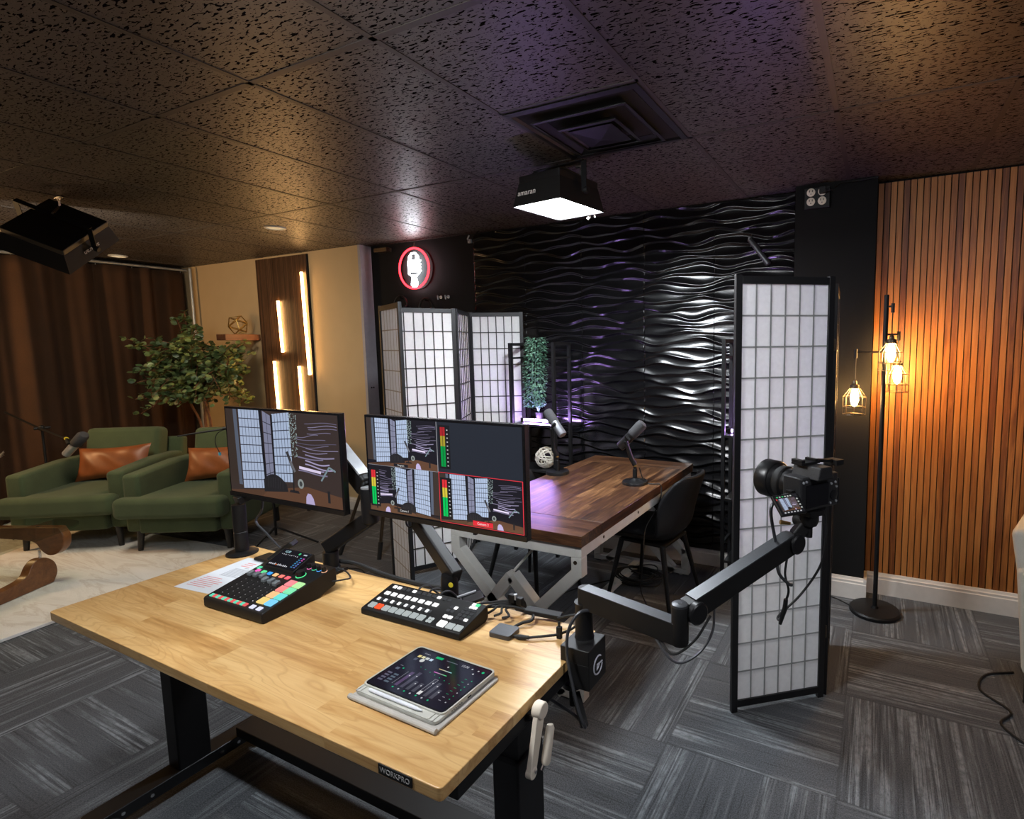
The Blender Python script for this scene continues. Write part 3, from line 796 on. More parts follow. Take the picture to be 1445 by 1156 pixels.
for c in ((TX - .16, TY, 1.93), (TX - .20, TY - .05, 1.86), (TX - .10, TY + .03, 1.80), (TX + .02, TY, 1.78)): sprig((TX - .12, TY, 1.4), c, 14)
part(t, 'twig', tw, m_bark, world=True); part(t, 'foliage', fb, m_leaf, world=True, smooth=False)

# ------------------------------------------------------------------ glass coffee table
t = thing('coffee_table', 'glass-topped coffee table on curved brown wooden base, cut off at the left edge', 'table', (-5.1, 1.25, .021))
def rounded(poly, r, n=8):
    out = []; N = len(poly)
    for i in range(N):
        a, p, c = Vector(poly[i - 1]), Vector(poly[i]), Vector(poly[(i + 1) % N])
        u, w = (a - p).normalized() * r, (c - p).normalized() * r
        for k in range(n + 1):
            s = k / n; out.append(tuple((p + u) * (1 - s) ** 2 + p * 2 * s * (1 - s) + (p + w) * s * s))
    return out
b = MB().prism(rounded([(-4.80, 1.68), (-6.15, 1.24), (-4.15, .62)], .16), .402, .416)
part(t, 'glass_top', b, m_glass, world=True, smooth=False)
def board(o, ang, flip):
    d = Vector((math.cos(ang), math.sin(ang), 0)); n = Vector((-d.y, d.x, 0)); up = Vector((0, 0, -1 if flip else 1)); z0 = Vector((0, 0, .401 if flip else .022))
    M = Matrix((( d.x, up.x, n.x, o[0]), (d.y, up.y, n.y, o[1]), (0, up.z, 0, z0.z), (0, 0, 0, 1)))
    pf = spline([(0, .0, 0), (-.03, .06, 0), (-.02, .13, 0), (.03, .18, 0), (.085, .19, 0), (.13, .16, 0), (.17, .105, 0), (.26, .085, 0), (.42, .075, 0), (.58, .05, 0), (.62, 0, 0)], 4)
    return MB().prism([(p.x, p.y) for p in pf], -.028, .028, M)
part(t, 'lower_leg', board((-4.95, 1.50, 0), math.radians(-62), False), m_walnut, world=True, bevel=.006)
part(t, 'upper_leg', board((-4.86, 1.56, 0), math.radians(205), True), m_walnut, world=True, bevel=.006)
part(t, 'pivot_pin', MB().tube([(-4.915, 1.455, .17), (-4.915, 1.455, .26)], .008, 8), m_chrome, world=True)
part(t, 'steel_pad', MB().lathe([(.012, 0), (.012, .004)], (-5.0, 1.49, .398), n=12), m_chrome, world=True)
t = thing('vase', 'vase of dried pampas plumes on the glass coffee table at the left edge', 'vase', (-5.42, 1.25, .417))
part(t, 'vase_body', MB().lathe([(.03, 0), (.05, .01), (.06, .06), (.04, .13), (.022, .16), (.026, .18), (.018, .178)], (-5.42, 1.25, .417), n=24), m_ceramic, world=True)
for k, (dx, dy) in enumerate(((.16, .16), (.05, .2), (-.12, .1))):
    sp = bez((-5.42, 1.25, .55), (-5.42, 1.25, .7), (-5.42 + dx * .6, 1.25 + dy * .6, .8), (-5.42 + dx, 1.25 + dy, .86), 14)
    b = MB().tube(sp, .0015, 4)
    for p in sp[5:]:
        for q in range(22):
            g = random.uniform(0, 2 * PI); b.tube([p, p + Vector((math.cos(g) * .03, math.sin(g) * .03, random.uniform(.0, .03)))], [.0012, .0004], 3)
    part(t, 'pampas_plume', b, m_pampas, world=True)

# ------------------------------------------------------------------ boom microphones by the armchairs
t = thing('boom_microphone', 'silver microphone with dark windscreen on a black boom stand over the leftmost armchair', 'microphone', (-6.33, 1.98, .021))
PX, PY = -6.33, 1.98
part(t, 'pole', MB().lathe([(.012, .03), (.012, .55), (.009, .56), (.009, .92)], (PX, PY, .0), n=12), m_blackm, world=True)
for k in range(3):
    g = 2 * PI * k / 3 + .5
    part(t, 'leg', MB().tube([(PX, PY, .16), (PX + .25 * math.cos(g), PY + .25 * math.sin(g), .032)], .008, 8), m_blackm, world=True)
b = MB().tube([(-6.84, 1.92, 1.04), (PX, PY - .02, .926), (-5.84, 1.985, .846)], .008, 8)
part(t, 'boom', b, m_blackm, world=True)
b = MB().ball((PX, PY, .922), .026, 12); b.tube([(PX, PY - .05, .922), (PX + .01, PY + .05, .922)], .012, 8)
part(t, 'clutch', b, m_blackp, world=True)
a, c = Vector((-5.87, 1.96, .735)), Vector((-5.68, 2.02, .905)); d = (c - a).normalized(); L = (c - a).length
part(t, 'body', MB().lathe([(.02, 0), (.030, .004), (.032, L * .5)], a, d, 20), m_silver, world=True)
part(t, 'windscreen', MB().lathe([(.034, L * .5), (.040, L * .54), (.041, L * .9), (.03, L * .98), (.012, L)], a, d, 20), m_foam, world=True)
part(t, 'yoke', MB().tube([(-5.84, 1.985, .846), (-5.80, 1.95, .855), (-5.775, 1.95, .83)], .013, 8), m_blackp, world=True)
part(t, 'cable_tie', MB().tube([(-5.915, 1.985, .858), (-5.90, 1.985, .856)], .014, 8), m_yellow, world=True, label='yellow cable tie')
t = thing('boom_microphone', 'thin black boom with a small dangling clip microphone before the armchair behind the left monitor', 'microphone', (-4.22, 2.58, .0))
b = MB().tube([(-4.22, 2.58, .10), (-4.22, 2.58, 1.05)], .010, 8); part(t, 'pole', b, m_blackm, world=True)
for k in range(3):
    g = 2 * PI * k / 3 + 2.8
    part(t, 'leg', MB().tube([(-4.22, 2.58, .17), (-4.22 + .30 * math.cos(g), 2.58 + .30 * math.sin(g), .012)], .008, 8), m_blackm, world=True)
part(t, 'boom', MB().tube([(-4.22, 2.58, 1.00), (-4.55, 2.28, .945), (-4.66, 2.18, .925)], [.008, .007, .005], 8), m_blackm, world=True)
part(t, 'clip', MB().tube([(-4.44, 2.378, .967), (-4.40, 2.415, .972)], .013, 8), m_blackp, world=True)
b = MB().tube(spline([(-4.42, 2.39, .965), (-4.47, 2.35, .93), (-4.485, 2.34, .86), (-4.46, 2.35, .785)], 5), .003, 6)
part(t, 'cord', b, m_rubber, world=True)
part(t, 'capsule', MB().tube([(-4.46, 2.35, .787), (-4.455, 2.35, .765)], .009, 8), plain('teal_plastic', (.05, .42, .6), .4), world=True, label='small teal clip microphone')

# ------------------------------------------------------------------ floating shelf and ornament
solo('floating_shelf', 'brown wooden floating shelf on the beige wall beside the slat strip', 'shelf', MB().bx(-5.955, 3.20, 1.655, -5.800, 3.546, 1.715), m_shelfw, bevel=.003)
def icosa_wire(c, r):
    g = (1 + 5 ** .5) / 2
    V = [Vector(p).normalized() for p in [(-1, g, 0), (1, g, 0), (-1, -g, 0), (1, -g, 0), (0, -1, g), (0, 1, g), (0, -1, -g), (0, 1, -g), (g, 0, -1), (g, 0, 1), (-g, 0, -1), (-g, 0, 1)]]
    R = Euler((.4, .3, .7)).to_matrix(); V = [R @ v for v in V]; zmin = min(v.z for v in V)
    b = MB()
    for i in range(12):
        for j in range(i):
            if (V[i] - V[j]).length < 1.1:
                b.tube([Vector(c) + (V[i] - Vector((0, 0, zmin))) * r, Vector(c) + (V[j] - Vector((0, 0, zmin))) * r], .0045, 6)
    return b
solo('geometric_ornament', 'brass wire polyhedron ornament standing on the floating shelf', 'ornament', icosa_wire((-5.875, 3.37, 1.719), .098), m_gold)

# ------------------------------------------------------------------ neon sign and things on the dark wall
t = thing('neon_sign', 'round red neon ring with a glowing white microphone on the dark wall', 'neon sign', (-3.672, 3.625, 2.249))
cx, cz, yN = -3.672, 2.249, 3.615
part(t, 'ring', MB().tube([(cx + .172 * math.cos(2 * PI * k / 56), yN, cz + .172 * math.sin(2 * PI * k / 56)) for k in range(56)], .0085, 10, closed=True), e_red, world=True)
part(t, 'backing_plate', MB().lathe([(.178, 0), (.178, .004)], (cx, 3.659, cz), (0, -1, 0), 56), m_felt, world=True)
def P2(x, z): return (cx + x, yN, cz + z)
b = MB()
hd = [P2(-.058, -.045), P2(-.062, .05), P2(-.052, .098), P2(-.022, .128), P2(.022, .128), P2(.052, .098), P2(.062, .05), P2(.058, -.045), P2(.03, -.062), P2(-.03, -.062)]
b.tube(hd, .0075, 8, closed=True)
for z in (.062, .040, .018, -.004, -.026): b.tube([P2(-.055, z), P2(.055, z)], .0072, 8)
for z in (.078, .100): b.tube([P2(-.05 + (z - .078) * .8, z), P2(-.024, z)], .006, 6); b.tube([P2(.024, z), P2(.05 - (z - .078) * .8, z)], .006, 6)
b.tube([P2(-.02, -.065), P2(-.02, -.095)], .007, 8); b.tube([P2(.02, -.065), P2(.02, -.095)], .007, 8); b.tube([P2(0, -.062), P2(0, -.10)], .006, 8)
b.tube([P2(-.028, -.10), P2(.028, -.10), P2(.032, -.14), P2(.018, -.158), P2(-.018, -.158), P2(-.032, -.14)], .0072, 8, closed=True)
b.tube([P2(-.014, -.112), P2(-.016, -.148)], .007, 8); b.tube([P2(.01, -.112), P2(.012, -.148)], .006, 8)
part(t, 'microphone_shape', b, e_wneon, world=True)
b = MB()
for k in range(4): b.ball((cx + .078, yN, cz + .06 - .028 * k), .006, 8)
part(t, 'dot', b, e_wneon, world=True)
part(t, 'hanger', MB().tube([(cx - .02, 3.64, cz + .18), (cx - .012, 3.645, cz + .225)], .004, 6), m_gunmetal, world=True)
def headphones(label, x, z):
    t = thing('headphones', label, 'headphones', (x, 3.624, z), group='black headphones hung on the dark wall')
    pts = [(x + .078 * math.cos(g), 3.624, z + .085 * math.sin(g)) for g in [PI * k / 16 for k in range(17)]]
    part(t, 'headband', MB().tube(pts, .009, 8), m_blacks, world=True)
    for s in (-1, 1):
        part(t, 'ear_cup', MB().lathe([(.03, -.02), (.036, -.012), (.036, .01), (.028, .016)], (x + s * .07, 3.624, z - .03), (s, 0, 0), 20), m_blacks, world=True)
    h = MB().tube([(x, 3.662, z + .070), (x, 3.606, z + .069), (x, 3.602, z + .082)], .006, 8)
    solo('wall_hook', label.replace('black headphones', 'small black hook holding the headphones'), 'hook', h, m_blackm, group='hooks on the dark wall')
headphones('black headphones hung under the neon sign, left pair', -3.86, 1.935)
headphones('black headphones hung under the neon sign, right pair', -3.56, 1.90)
for x, lab in ((-3.40, 'left one of two bright wall hooks right of the headphones'), (-3.315, 'right one of two bright wall hooks right of the headphones')):
    b = MB().tube(spline([(x - .02, 3.662, 1.99), (x - .018, 3.625, 1.99), (x, 3.60, 1.995), (x + .008, 3.595, 1.965)], 4), .006, 8); b.lathe([(.014, 0), (.014, .004)], (x - .02, 3.662, 1.99), (0, -1, 0), 12)
    solo('wall_hook', lab, 'hook', b, m_silver, group='bright hooks on the dark wall')
solo('wall_sensor', 'small dark box high on the dark wall beside the grey corner trim', 'sensor', MB().bx(-4.14, 3.60, 2.42, -3.98, 3.663, 2.458), m_gunmetal, bevel=.006)
b = MB().tube([(-3.075, 3.66, 2.425), (-3.06, 3.61, 2.44), (-3.035, 3.60, 2.465)], .006, 8); b.cb((-3.07, 3.65, 2.43), (.03, .02, .03))
solo('wall_clip', 'small bright clip at the ceiling left of the wave panels', 'clip', b, m_silver)
b = MB().tube([(-.763, 3.60, 2.22), (-.640, 3.585, 2.055)], .017, 12)
t = thing('wall_rod', 'short dark tube slanting in front of the wave panels above the right-hand screen', 'rod', (-.70, 3.6, 2.05))
part(t, 'tube', b, m_alud, world=True); part(t, 'mount', MB().tube([(-.763, 3.645, 2.235), (-.765, 3.60, 2.225)], .010, 8), m_chrome, world=True)
t = thing('power_outlet', 'black four-socket power outlet box high on the dark pier', 'outlet', (-.355, 3.53, 2.40))
part(t, 'cover_plate', MB().bx(-.425, 3.50, 2.345, -.285, 3.531, 2.462), m_blackm, world=True, bevel=.003)
for x, z in ((-.388, 2.437), (-.388, 2.384), (-.326, 2.384), (-.326, 2.437)):
    so = part(t, 'socket', MB().lathe([(.0235, 0), (.0235, .003), (.021, .004)], (x, 3.50, z), (0, -1, 0), 20), m_cream, world=True)
    b = MB()
    for dx in (-.008, .008): b.bx(x + dx - .0018, 3.4945, z + .001, x + dx + .0018, 3.4965, z + .012)
    b.lathe([(.003, 0), (.003, .0015)], (x, 3.4962, z - .010), (0, -1, 0), 8)
    part(so, 'slot', b, m_felt, world=True, smooth=False)
b = MB().cb((-.322, 3.478, 2.437), (.036, .034, .034)); b.tube(spline([(-.31, 3.462, 2.43), (-.27, 3.46, 2.43), (-.22, 3.50, 2.47), (-.15, 3.515, 2.475), (-.03, 3.51, 2.478)], 4), .004, 6)
solo('power_plug', 'black plug in the upper right socket of the outlet box with trailing cable', 'plug', b, m_blackp, bevel=.003)
t = thing('wall_socket', 'small socket plate with two dark holes on the grey corner trim', 'outlet', (-4.24, 3.6, 1.192))
part(t, 'plate', MB().bx(-4.244, 3.565, 1.175, -4.240, 3.62, 1.21), m_grey_edge, world=True)
part(t, 'hole', MB().lathe([(.008, 0), (.008, .002)], (-4.240, 3.581, 1.192), (1, 0, 0), 10).lathe([(.008, 0), (.008, .002)], (-4.240, 3.604, 1.192), (1, 0, 0), 10), m_felt, world=True)

# ------------------------------------------------------------------ hanging light panels
def light_panel(label, loc, rot, emat, clamp, sx=.30, sy=.36, flip_text=False, stem=None):
    t = thing('studio_light', label, 'studio light', loc, group='hanging studio light panels', rot=rot)
    h = .115
    b = MB(); hx, hy = sx / 2, sy / 2
    def fr(r0x, r0y, z0, r1x, r1y, z1):
        vs = [(a * x, c * y, z) for x, y, z in ((r0x, r0y, z0), (r1x, r1y, z1)) for a, c in ((-1, -1), (1, -1), (1, 1), (-1, 1))]
        b.add(vs, [(i, (i + 1) % 4, 4 + (i + 1) % 4, 4 + i) for i in range(4)])
    fr(hx, hy, 0, hx * .86, hy * .86, h)
    part(t, 'skirt', b, m_blackp, solid=.004, smooth=False)
    part(t, 'diffuser', MB().bx(-hx + .006, -hy + .006, .004, hx - .006, hy - .006, .010), emat, smooth=False)
    part(t, 'housing', MB().bx(-hx * .875, -hy * .875, h - .004, hx * .875, hy * .875, h + .035), m_blacks, bevel=.006)
    b = MB()
    b.bar((-hx - .008, 0, h * .6), (-hx - .008, 0, h + .10), .004, .03, up=(1, 0, 0)); b.bar((hx + .008, 0, h * .6), (hx + .008, 0, h + .10), .004, .03, up=(1, 0, 0))
    b.bar((-hx - .010, 0, h + .10), (hx + .010, 0, h + .10), .03, .004)
    part(t, 'yoke', b, m_blackm, smooth=False)
    for s in (-1, 1): part(t, 'knob', MB().lathe([(.016, 0), (.018, .01), (.014, .022)], (s * (hx + .01), 0, h * .62), (s, 0, 0), 12), m_blackp)
    # lettering on the front skirt
    Ms = Matrix.Translation((-hx * .44, -hy * .93 - .004, .062)) @ Matrix.Rotation(math.radians(90 - 12.5), 4, 'X')
    if flip_text: Ms = Matrix.Translation((hx * .925 + .006, 0, .058)) @ Matrix.Rotation(math.radians(90), 4, 'Z') @ Matrix.Rotation(math.radians(90 - 10.4), 4, 'X') @ Matrix.Rotation(PI, 4, 'Z')
    part(t, 'lettering', MB().text('amaran', .040, Ms), m_letter, smooth=False)
    # suspension in room coordinates
    iv = (Matrix.Translation(loc) @ Euler(rot).to_matrix().to_4x4()).inverted()
    c = Vector(clamp); top = iv.inverted() @ Vector((0, 0, h + .105))
    b = MB(); b.M = iv
    b.tube([c, c - Vector((0, 0, .055)), top], .007, 8); part(t, 'drop_rod', b, m_gunmetal)
    b = MB(); b.M = iv
    b.bar(c + Vector((-.032, 0, -.004)), c + Vector((.032, 0, -.004)), .02, .006); b.cb(c - Vector((0, 0, .03)), (.013, .013, .05))
    part(t, 'ceiling_clamp', b, m_chrome, smooth=False, label='bright metal ceiling clamp')
    return t
m_letter = plain('pale_lettering', (.85, .78, .70), .5)
lp = light_panel('glowing white light panel hanging over the conference table', (-1.488, 2.470, 2.25), (0, 0, math.radians(-8)), e_panel, (-1.413, 2.569, HC - .006))
b = MB().cb((.05, .19, .06), (.03, .02, .008)); b.tube([(.02, .20, .05), (.035, .21, .0), (.03, .2, -.012)], .008, 8); b.tube([(.065, .2, .05), (.075, .205, -.01)], .004, 6)
part(lp, 'cable_plug', b, m_letter)
def aim(d, spin=0):
    return (Vector(d).normalized().to_track_quat('-Z', 'Y') @ Euler((0, 0, math.radians(spin))).to_quaternion()).to_euler()
light_panel('dark light panel seen from behind, hanging at the far left ceiling', (-4.46, 1.58, 2.21), tuple(aim((-.66, .36, -.66), -32)), e_panel2, (-4.46, 1.587, HC - .006), .36, .40, True)
light_panel('light panel above the near left of the desk, out of frame', (-1.42, .42, 2.33), tuple(aim((.12, .42, -.90))), e_panel3, (-1.45, .40, HC - .006))
light_panel('light panel above the right side of the room, out of frame', (.80, .30, 2.33), tuple(aim((-.15, .55, -.82))), e_panel4, (.80, .25, HC - .006))

# ------------------------------------------------------------------ tripod behind the monitors
t = thing('tripod', 'slim tripod stand with rubber feet behind the monitors by the beige wall', 'tripod', (-3.34, 3.06, 0))
part(t, 'head', MB().lathe([(.03, 0), (.03, .05), (.015, .07), (.015, .11)], (-3.40, 3.08, 1.20), n=16), m_blackm, world=True)
for e in ((-3.62, 2.68, 0), (-3.27, 2.74, 0), (-3.42, 3.40, 0)):
    s_ = Vector((-3.40, 3.08, 1.2)); q = s_.lerp(Vector(e), .90)
    lg = part(t, 'leg', MB().tube([s_, q], [.014, .012], 8), m_gunmetal, world=True)
    part(lg, 'rubber_foot', MB().tube([q, Vector(e)], [.017, .015], 8), m_rubber, world=True)
# cable heap under the table
b = MB()
for k in range(11):
    r = random.uniform(.10, .17); ox, oy = random.uniform(-.04, .04), random.uniform(-.03, .03); tx, ty = random.uniform(-.1, .1), random.uniform(-.1, .1)
    b.tube([(-1.37 + ox + r * math.cos(g), 3.19 + oy + r * .75 * math.sin(g), .008 + .006 * k + abs(tx * math.cos(g) + ty * math.sin(g)) * .2) for g in [2 * PI * i / 30 for i in range(30)]], .0042, 6, closed=True)
solo('cable_coil', 'heap of coiled black cable on the carpet under the right dining chair', 'cable', b, m_rubber)
def cable(label, pts, r=.0035, mat=None, n=7, name='cable', group=None):
    return solo(name, label, 'cable', MB().tube(spline(pts, n), r, 8), mat or m_rubber, group)
cable('black cable looping over the carpet from the cable heap toward the table leg', [(-1.53, 3.15, .006), (-1.7, 2.9, .006), (-1.78, 2.6, .006), (-1.6, 2.45, .006), (-1.5, 2.6, .006), (-1.42, 2.9, .02)], .004)
cable('black cable lying in a loop beside the cream armchair', [(.62, 3.0, .006), (.50, 2.92, .006), (.46, 2.78, .006), (.55, 2.66, .006), (.50, 2.55, .006), (.60, 2.43, .006), (.75, 2.40, .006)], .005)
cable('thin brown cable tangled on the carpet behind the left monitor', [(-3.9, 2.2, .006), (-3.6, 2.35, .006), (-3.25, 2.55, .006), (-3.05, 2.35, .006), (-3.3, 2.05, .006), (-3.7, 2.1, .006), (-3.4, 2.3, .012), (-2.9, 1.95, .006), (-2.75, 1.65, .006), (-2.9, 1.4, .006)], .004)

# ------------------------------------------------------------------ standing desk
ZD = .765
DX0, DX1, DY0, DY1 = -2.268, -.683, .676, 1.286
t = thing('standing_desk', 'light butcher-block standing desk on black steel legs with a hand crank', 'desk', (-1.47, .98, 0))
b = MB().prism(rounded([(DX0, DY0), (DX1, DY0), (DX1, DY1), (DX0, DY1)], .012, 4), ZD - .028, ZD)
part(t, 'desktop', b, m_desk, world=True, bevel=.0025)
for s, x in ((-1, -2.205), (1, -.735)):
    b = MB().bx(x - .030, .935, .30, x + .030, 1.02, .735)
    lg = part(t, 'leg', MB().bx(x - .037, .925, .075, x + .037, 1.03, .62 if s > 0 else .66), m_blackm, world=True, bevel=.006)
    part(lg, 'inner_column', b, m_blackm, world=True, bevel=.004)
    b = MB().prism(rounded([(x - .04, .675), (x + .04, .675), (x + .04, 1.265), (x - .04, 1.265)], .02, 4), .035, .078)
    ft = part(t, 'foot', b, m_blacks, world=True, bevel=.004)
    b = MB()
    for y in (.76, .84, 1.06, 1.12): b.lathe([(.006, 0), (.006, .002)], (x + .04, y, .056), (1, 0, 0), 8)
    part(ft, 'screw', b, m_chrome, world=True)
    for y in (.72, 1.22):
        b = MB().lathe([(.012, -.011), (.031, -.011), (.033, -.006), (.033, .006), (.031, .011), (.012, .011)], (x - s * .052, y, .034), (1, 0, 0), 20)
        part(ft, 'caster', b, m_rubber, world=True)
    part(t, 'top_bracket', MB().bx(x - .05, .72, .705, x + .05, 1.24, .737), m_blackm, world=True, bevel=.003)
part(t, 'crossbar', MB().bx(-2.17, 1.115, .078, -.77, 1.205, .118), m_blackm, world=True, bevel=.004)
b = MB()
for y in (.86, 1.10): b.bx(-2.17, y - .02, .70, -.77, y + .02, .737)
part(t, 'under_rail', b, m_blackm, world=True, smooth=False)
npl = part(t, 'nameplate', MB().bx(-.840, .6735, .7425, -.752, .6765, .7635), m_blackp, world=True, bevel=.001)
Mn = Matrix.Translation((-.796, .6732, .753)) @ Matrix.Rotation(PI / 2, 4, 'X')
part(npl, 'lettering', MB().text('WORKPRO', .0155, Mn, .0003), m_lettergrey := plain('grey_lettering', (.34, .34, .33), .5), world=True, smooth=False)
b = MB().tube([(-.74, .945, .70), (-.665, .945, .735), (-.655, .945, .74)], .007, 8)
part(t, 'crank_shaft', b, m_blackm, world=True)
cy0, cz0, cy1, cz1 = .945, .757, .906, .636
b = MB().bar((-.648, cy0, cz0), (-.648, cy1, cz1), .030, .013, up=(1, 0, 0), w1=.024)
b.lathe([(.017, -.012), (.019, -.008), (.019, .008), (.017, .012)], (-.648, cy0, cz0), (1, 0, 0), 20)
b.lathe([(.013, -.008), (.013, .008)], (-.648, cy1, cz1), (1, 0, 0), 16)
ck = part(t, 'crank_arm', b, m_cream, world=True, bevel=.002)
part(ck, 'grip', MB().tube([(-.628, .955, .722), (-.627, .953, .715), (-.625, .930, .655), (-.625, .928, .648)], [.007, .010, .011, .008], 12), m_cream, world=True)
b = MB().lathe([(.004, 0), (.004, .004)], (-.640, .907, .640), (1, 0, 0), 10); b.tube([(-.626, .929, .650), (-.630, .923, .636)], .005, 8)
part(ck, 'pin', b, m_chrome, world=True)

# ------------------------------------------------------------------ flat display drawing
class Canvas:
    def __init__(s, O, ux, uy, lift=.0002):
        s.O, s.ux, s.uy = Vector(O), Vector(ux), Vector(uy); s.n = s.ux.cross(s.uy).normalized(); s.b = MB(); s.lift = lift
    def P(s, x, y, l): return s.O + s.ux * x + s.uy * y + s.n * (s.lift + l * 4e-5)
    def poly(s, pts, col, l=0):
        s.b.col = col; s.b.add([s.P(x, y, l) for x, y in pts], [tuple(range(len(pts)))])
    def rect(s, x0, y0, x1, y1, col, l=0): s.poly([(x0, y0), (x1, y0), (x1, y1), (x0, y1)], col, l)
    def line(s, pts, w, col, l=0, asp=1):
        for (xa, ya), (xb, yb) in zip(pts, pts[1:]):
            dx, dy = (xb - xa) * asp, yb - ya; L = math.hypot(dx, dy) or 1; nx, ny = -dy / L * w / 2 / asp, dx / L * w / 2
            s.poly([(xa - nx, ya - ny), (xb - nx, yb - ny), (xb + nx, yb + ny), (xa + nx, ya + ny)], col, l)
    def disc(s, x, y, rx, ry, col, l=0, n=16): s.poly([(x + rx * math.cos(2 * PI * k / n), y + ry * math.sin(2 * PI * k / n)) for k in range(n)], col, l)
    def text(s, body, x, y, size, col, l=5, align='CENTER'):
        a, c = s.ux.normalized(), s.uy.normalized(); p = s.P(x, y, l)
        M = Matrix(((a.x, c.x, s.n.x, p.x), (a.y, c.y, s.n.y, p.y), (a.z, c.z, s.n.z, p.z), (0, 0, 0, 1)))
        s.b.col = col; s.b.text(body, size, M, 0.0, align)

def feed(c, X0, Y0, W, H, bg, k=1.0, mirror=False, cut=0.0, l=1):
    """a live picture of the podcast set: shoji, plant, waves, table, chair, microphone"""
    rr = random.Random(5)
    def q(x, y):
        x = (x - cut) / (1 - cut)
        if mirror: x = 1 - x
        return (X0 + W * min(1, max(0, x)), Y0 + H * min(1, max(0, y)))
    def pl(pts, col, d=0): c.poly([q(*p) for p in (pts if not mirror else pts[::-1])], tuple(v * k for v in col), l + d)
    def ln(pts, w, col, d=0): c.line([q(*p) for p in pts], w * H, tuple(v * k for v in col), l + d, 1.78)
    pl([(0, 0), (1, 0), (1, 1), (0, 1)], bg)
    if cut < .05: pl([(0, .1), (.09, .1), (.07, 1), (0, 1)], (.05, .035, .028), 1); pl([(.085, .1), (.12, .1), (.11, 1), (.075, 1)], (.11, .13, .18), 1)
    def shoji(xa, xb, ya0, ya1, yb0, yb1, nc, nr, col, frame=True):
        pl([(xa, ya0), (xb, yb0), (xb, yb1), (xa, ya1)], col, 2)
        for i in range(1, nc):
            u = i / nc; x = xa + (xb - xa) * u; ln([(x, ya0 + (yb0 - ya0) * u), (x, ya1 + (yb1 - ya1) * u)], .006, (.05, .05, .07), 3)
        for j in range(1, nr):
            u = j / nr; ln([(xa, ya0 + (ya1 - ya0) * u), (xb, yb0 + (yb1 - yb0) * u)], .010, (.05, .05, .07), 3)
    shoji(.13, .34, .06, 1, .10, 1, 7, 9, (.46, .55, .74))
    pl([(.34, .1), (.36, .1), (.35, 1), (.325, 1)], (.012, .012, .016), 4)
    shoji(.36, .43, .14, 1, .20, .95, 2, 7, (.24, .25, .36))
    pl([(.43, .18), (.445, .18), (.45, .96), (.435, .96)], (.012, .012, .016), 4)
    shoji(.445, .60, .20, .97, .22, 1, 6, 8, (.46, .56, .76))
    for i in range(150):
        x, y = rr.uniform(.585, .655), rr.uniform(.5, .98); v = rr.uniform(.2, .75)
        pl([(x, y), (x + .008, y + .004), (x + .005, y + .016)], (v * .75, v * .95, v * .95), 5)
    for i in range(16):
        y = .36 + .58 * i / 16 + rr.uniform(-.01, .01); xs = .64 + .20 * rr.random() * (1 if i > 6 else .4); n = 11; xe = min(.99, xs + rr.uniform(.18, .34)); a = rr.uniform(.02, .05); p0 = rr.uniform(0, 6)
        br = rr.uniform(.3, .9) * (1.15 if i < 6 else .7)
        ln([(xs + (xe - xs) * j / n, y + a * .45 * math.sin(1.2 + .25 * i + 4.2 * j / n)) for j in range(n + 1)], .007 + .008 * (i < 6), (.52 * br, .46 * br, .72 * br), 3)
    ln([(.66, .40), (.84, .37)], .03, (.85, .75, 1.0), 4)
    pl([(.30, .0), (1, 0), (1, .13), (.72, .19), (.36, .09)] if True else [], (.13, .062, .035), 6)
    pl([(0, 0), (.31, 0), (.37, .09), (.16, .05), (0, .02)], (.10, .05, .03), 6)
    pl([(.70, .0), (.775, .0), (.765, .07), (.745, .115), (.72, .12), (.705, .08)], (.55, .47, .74), 7)
    ch = [(.33, .06)] + [(.33 + .21 * u, .10 + .18 * math.sin(PI * min(1, .15 + .75 * u)) ** .7) for u in [i / 10 for i in range(11)]] + [(.55, .10)]
    pl(ch, (.020, .019, .022), 7)
    for i in range(7): ln([(.37 + .022 * i, .12), (.375 + .022 * i, .24)], .004, (.05, .05, .055), 8)
    ln([(.56, .56), (.61, .36)], .04, (.05, .05, .055), 8); ln([(.585, .46), (.62, .34)], .035, (.16, .16, .18), 9)
    ln([(.605, .36), (.60, .12)], .02, (.018, .018, .02), 9); pl([(.56, .10), (.65, .10), (.64, .13), (.57, .13)], (.02, .018, .02), 9)
    c.disc(*q(.665, .215), W * .026, H * .055, tuple(v * k for v in (.30, .33, .32)), l + 8); c.disc(*q(.665, .215), W * .013, H * .03, tuple(v * k for v in (.06, .065, .065)), l + 9)
    ln([(.84, .28), (.91, .44), (.96, .40)], .02, (.22, .30, .34), 8)
    ln([(.895, .05), (.895, .18)], .035, (.02, .02, .022), 8)

def monitor(label, x0, x1, y, z0, z1, draw):
    t = thing('monitor', label, 'monitor', ((x0 + x1) / 2, y, z0), group='monitors on the desk')
    part(t, 'housing', MB().bx(x0, y, z0, x1, y + .022, z1), m_screenblack, world=True, bevel=.002)
    b = MB().bx(x0 + .14, y + .022, z0 + .07, x1 - .14, y + .045, z1 - .07)
    part(t, 'rear_housing', b, m_blackp, world=True, bevel=.008)
    part(t, 'bezel', MB().bx(x0, y - .004, z0, x1, y + .001, z0 + .017), m_screenblack, world=True, bevel=.001)
    m = .008
    c = Canvas((x0 + m, y - .0002, z0 + .019), (x1 - x0 - 2 * m, 0, 0), (0, 0, z1 - z0 - .019 - m))
    c.rect(0, 0, 1, 1, (.008, .008, .010), 0); draw(c)
    part(t, 'screen', c.b, m_disp, world=True, smooth=False)
    part(t, 'power_button', MB().cb(((x0 + x1) / 2 + .13, y + .006, z0 - .004), (.012, .010, .008)), m_blackp, world=True, bevel=.001)
    return t
def draw_left(c): feed(c, 0, 0, 1, 1, (.050, .034, .030), .80)  # browned background stands in for the reflection on the screen
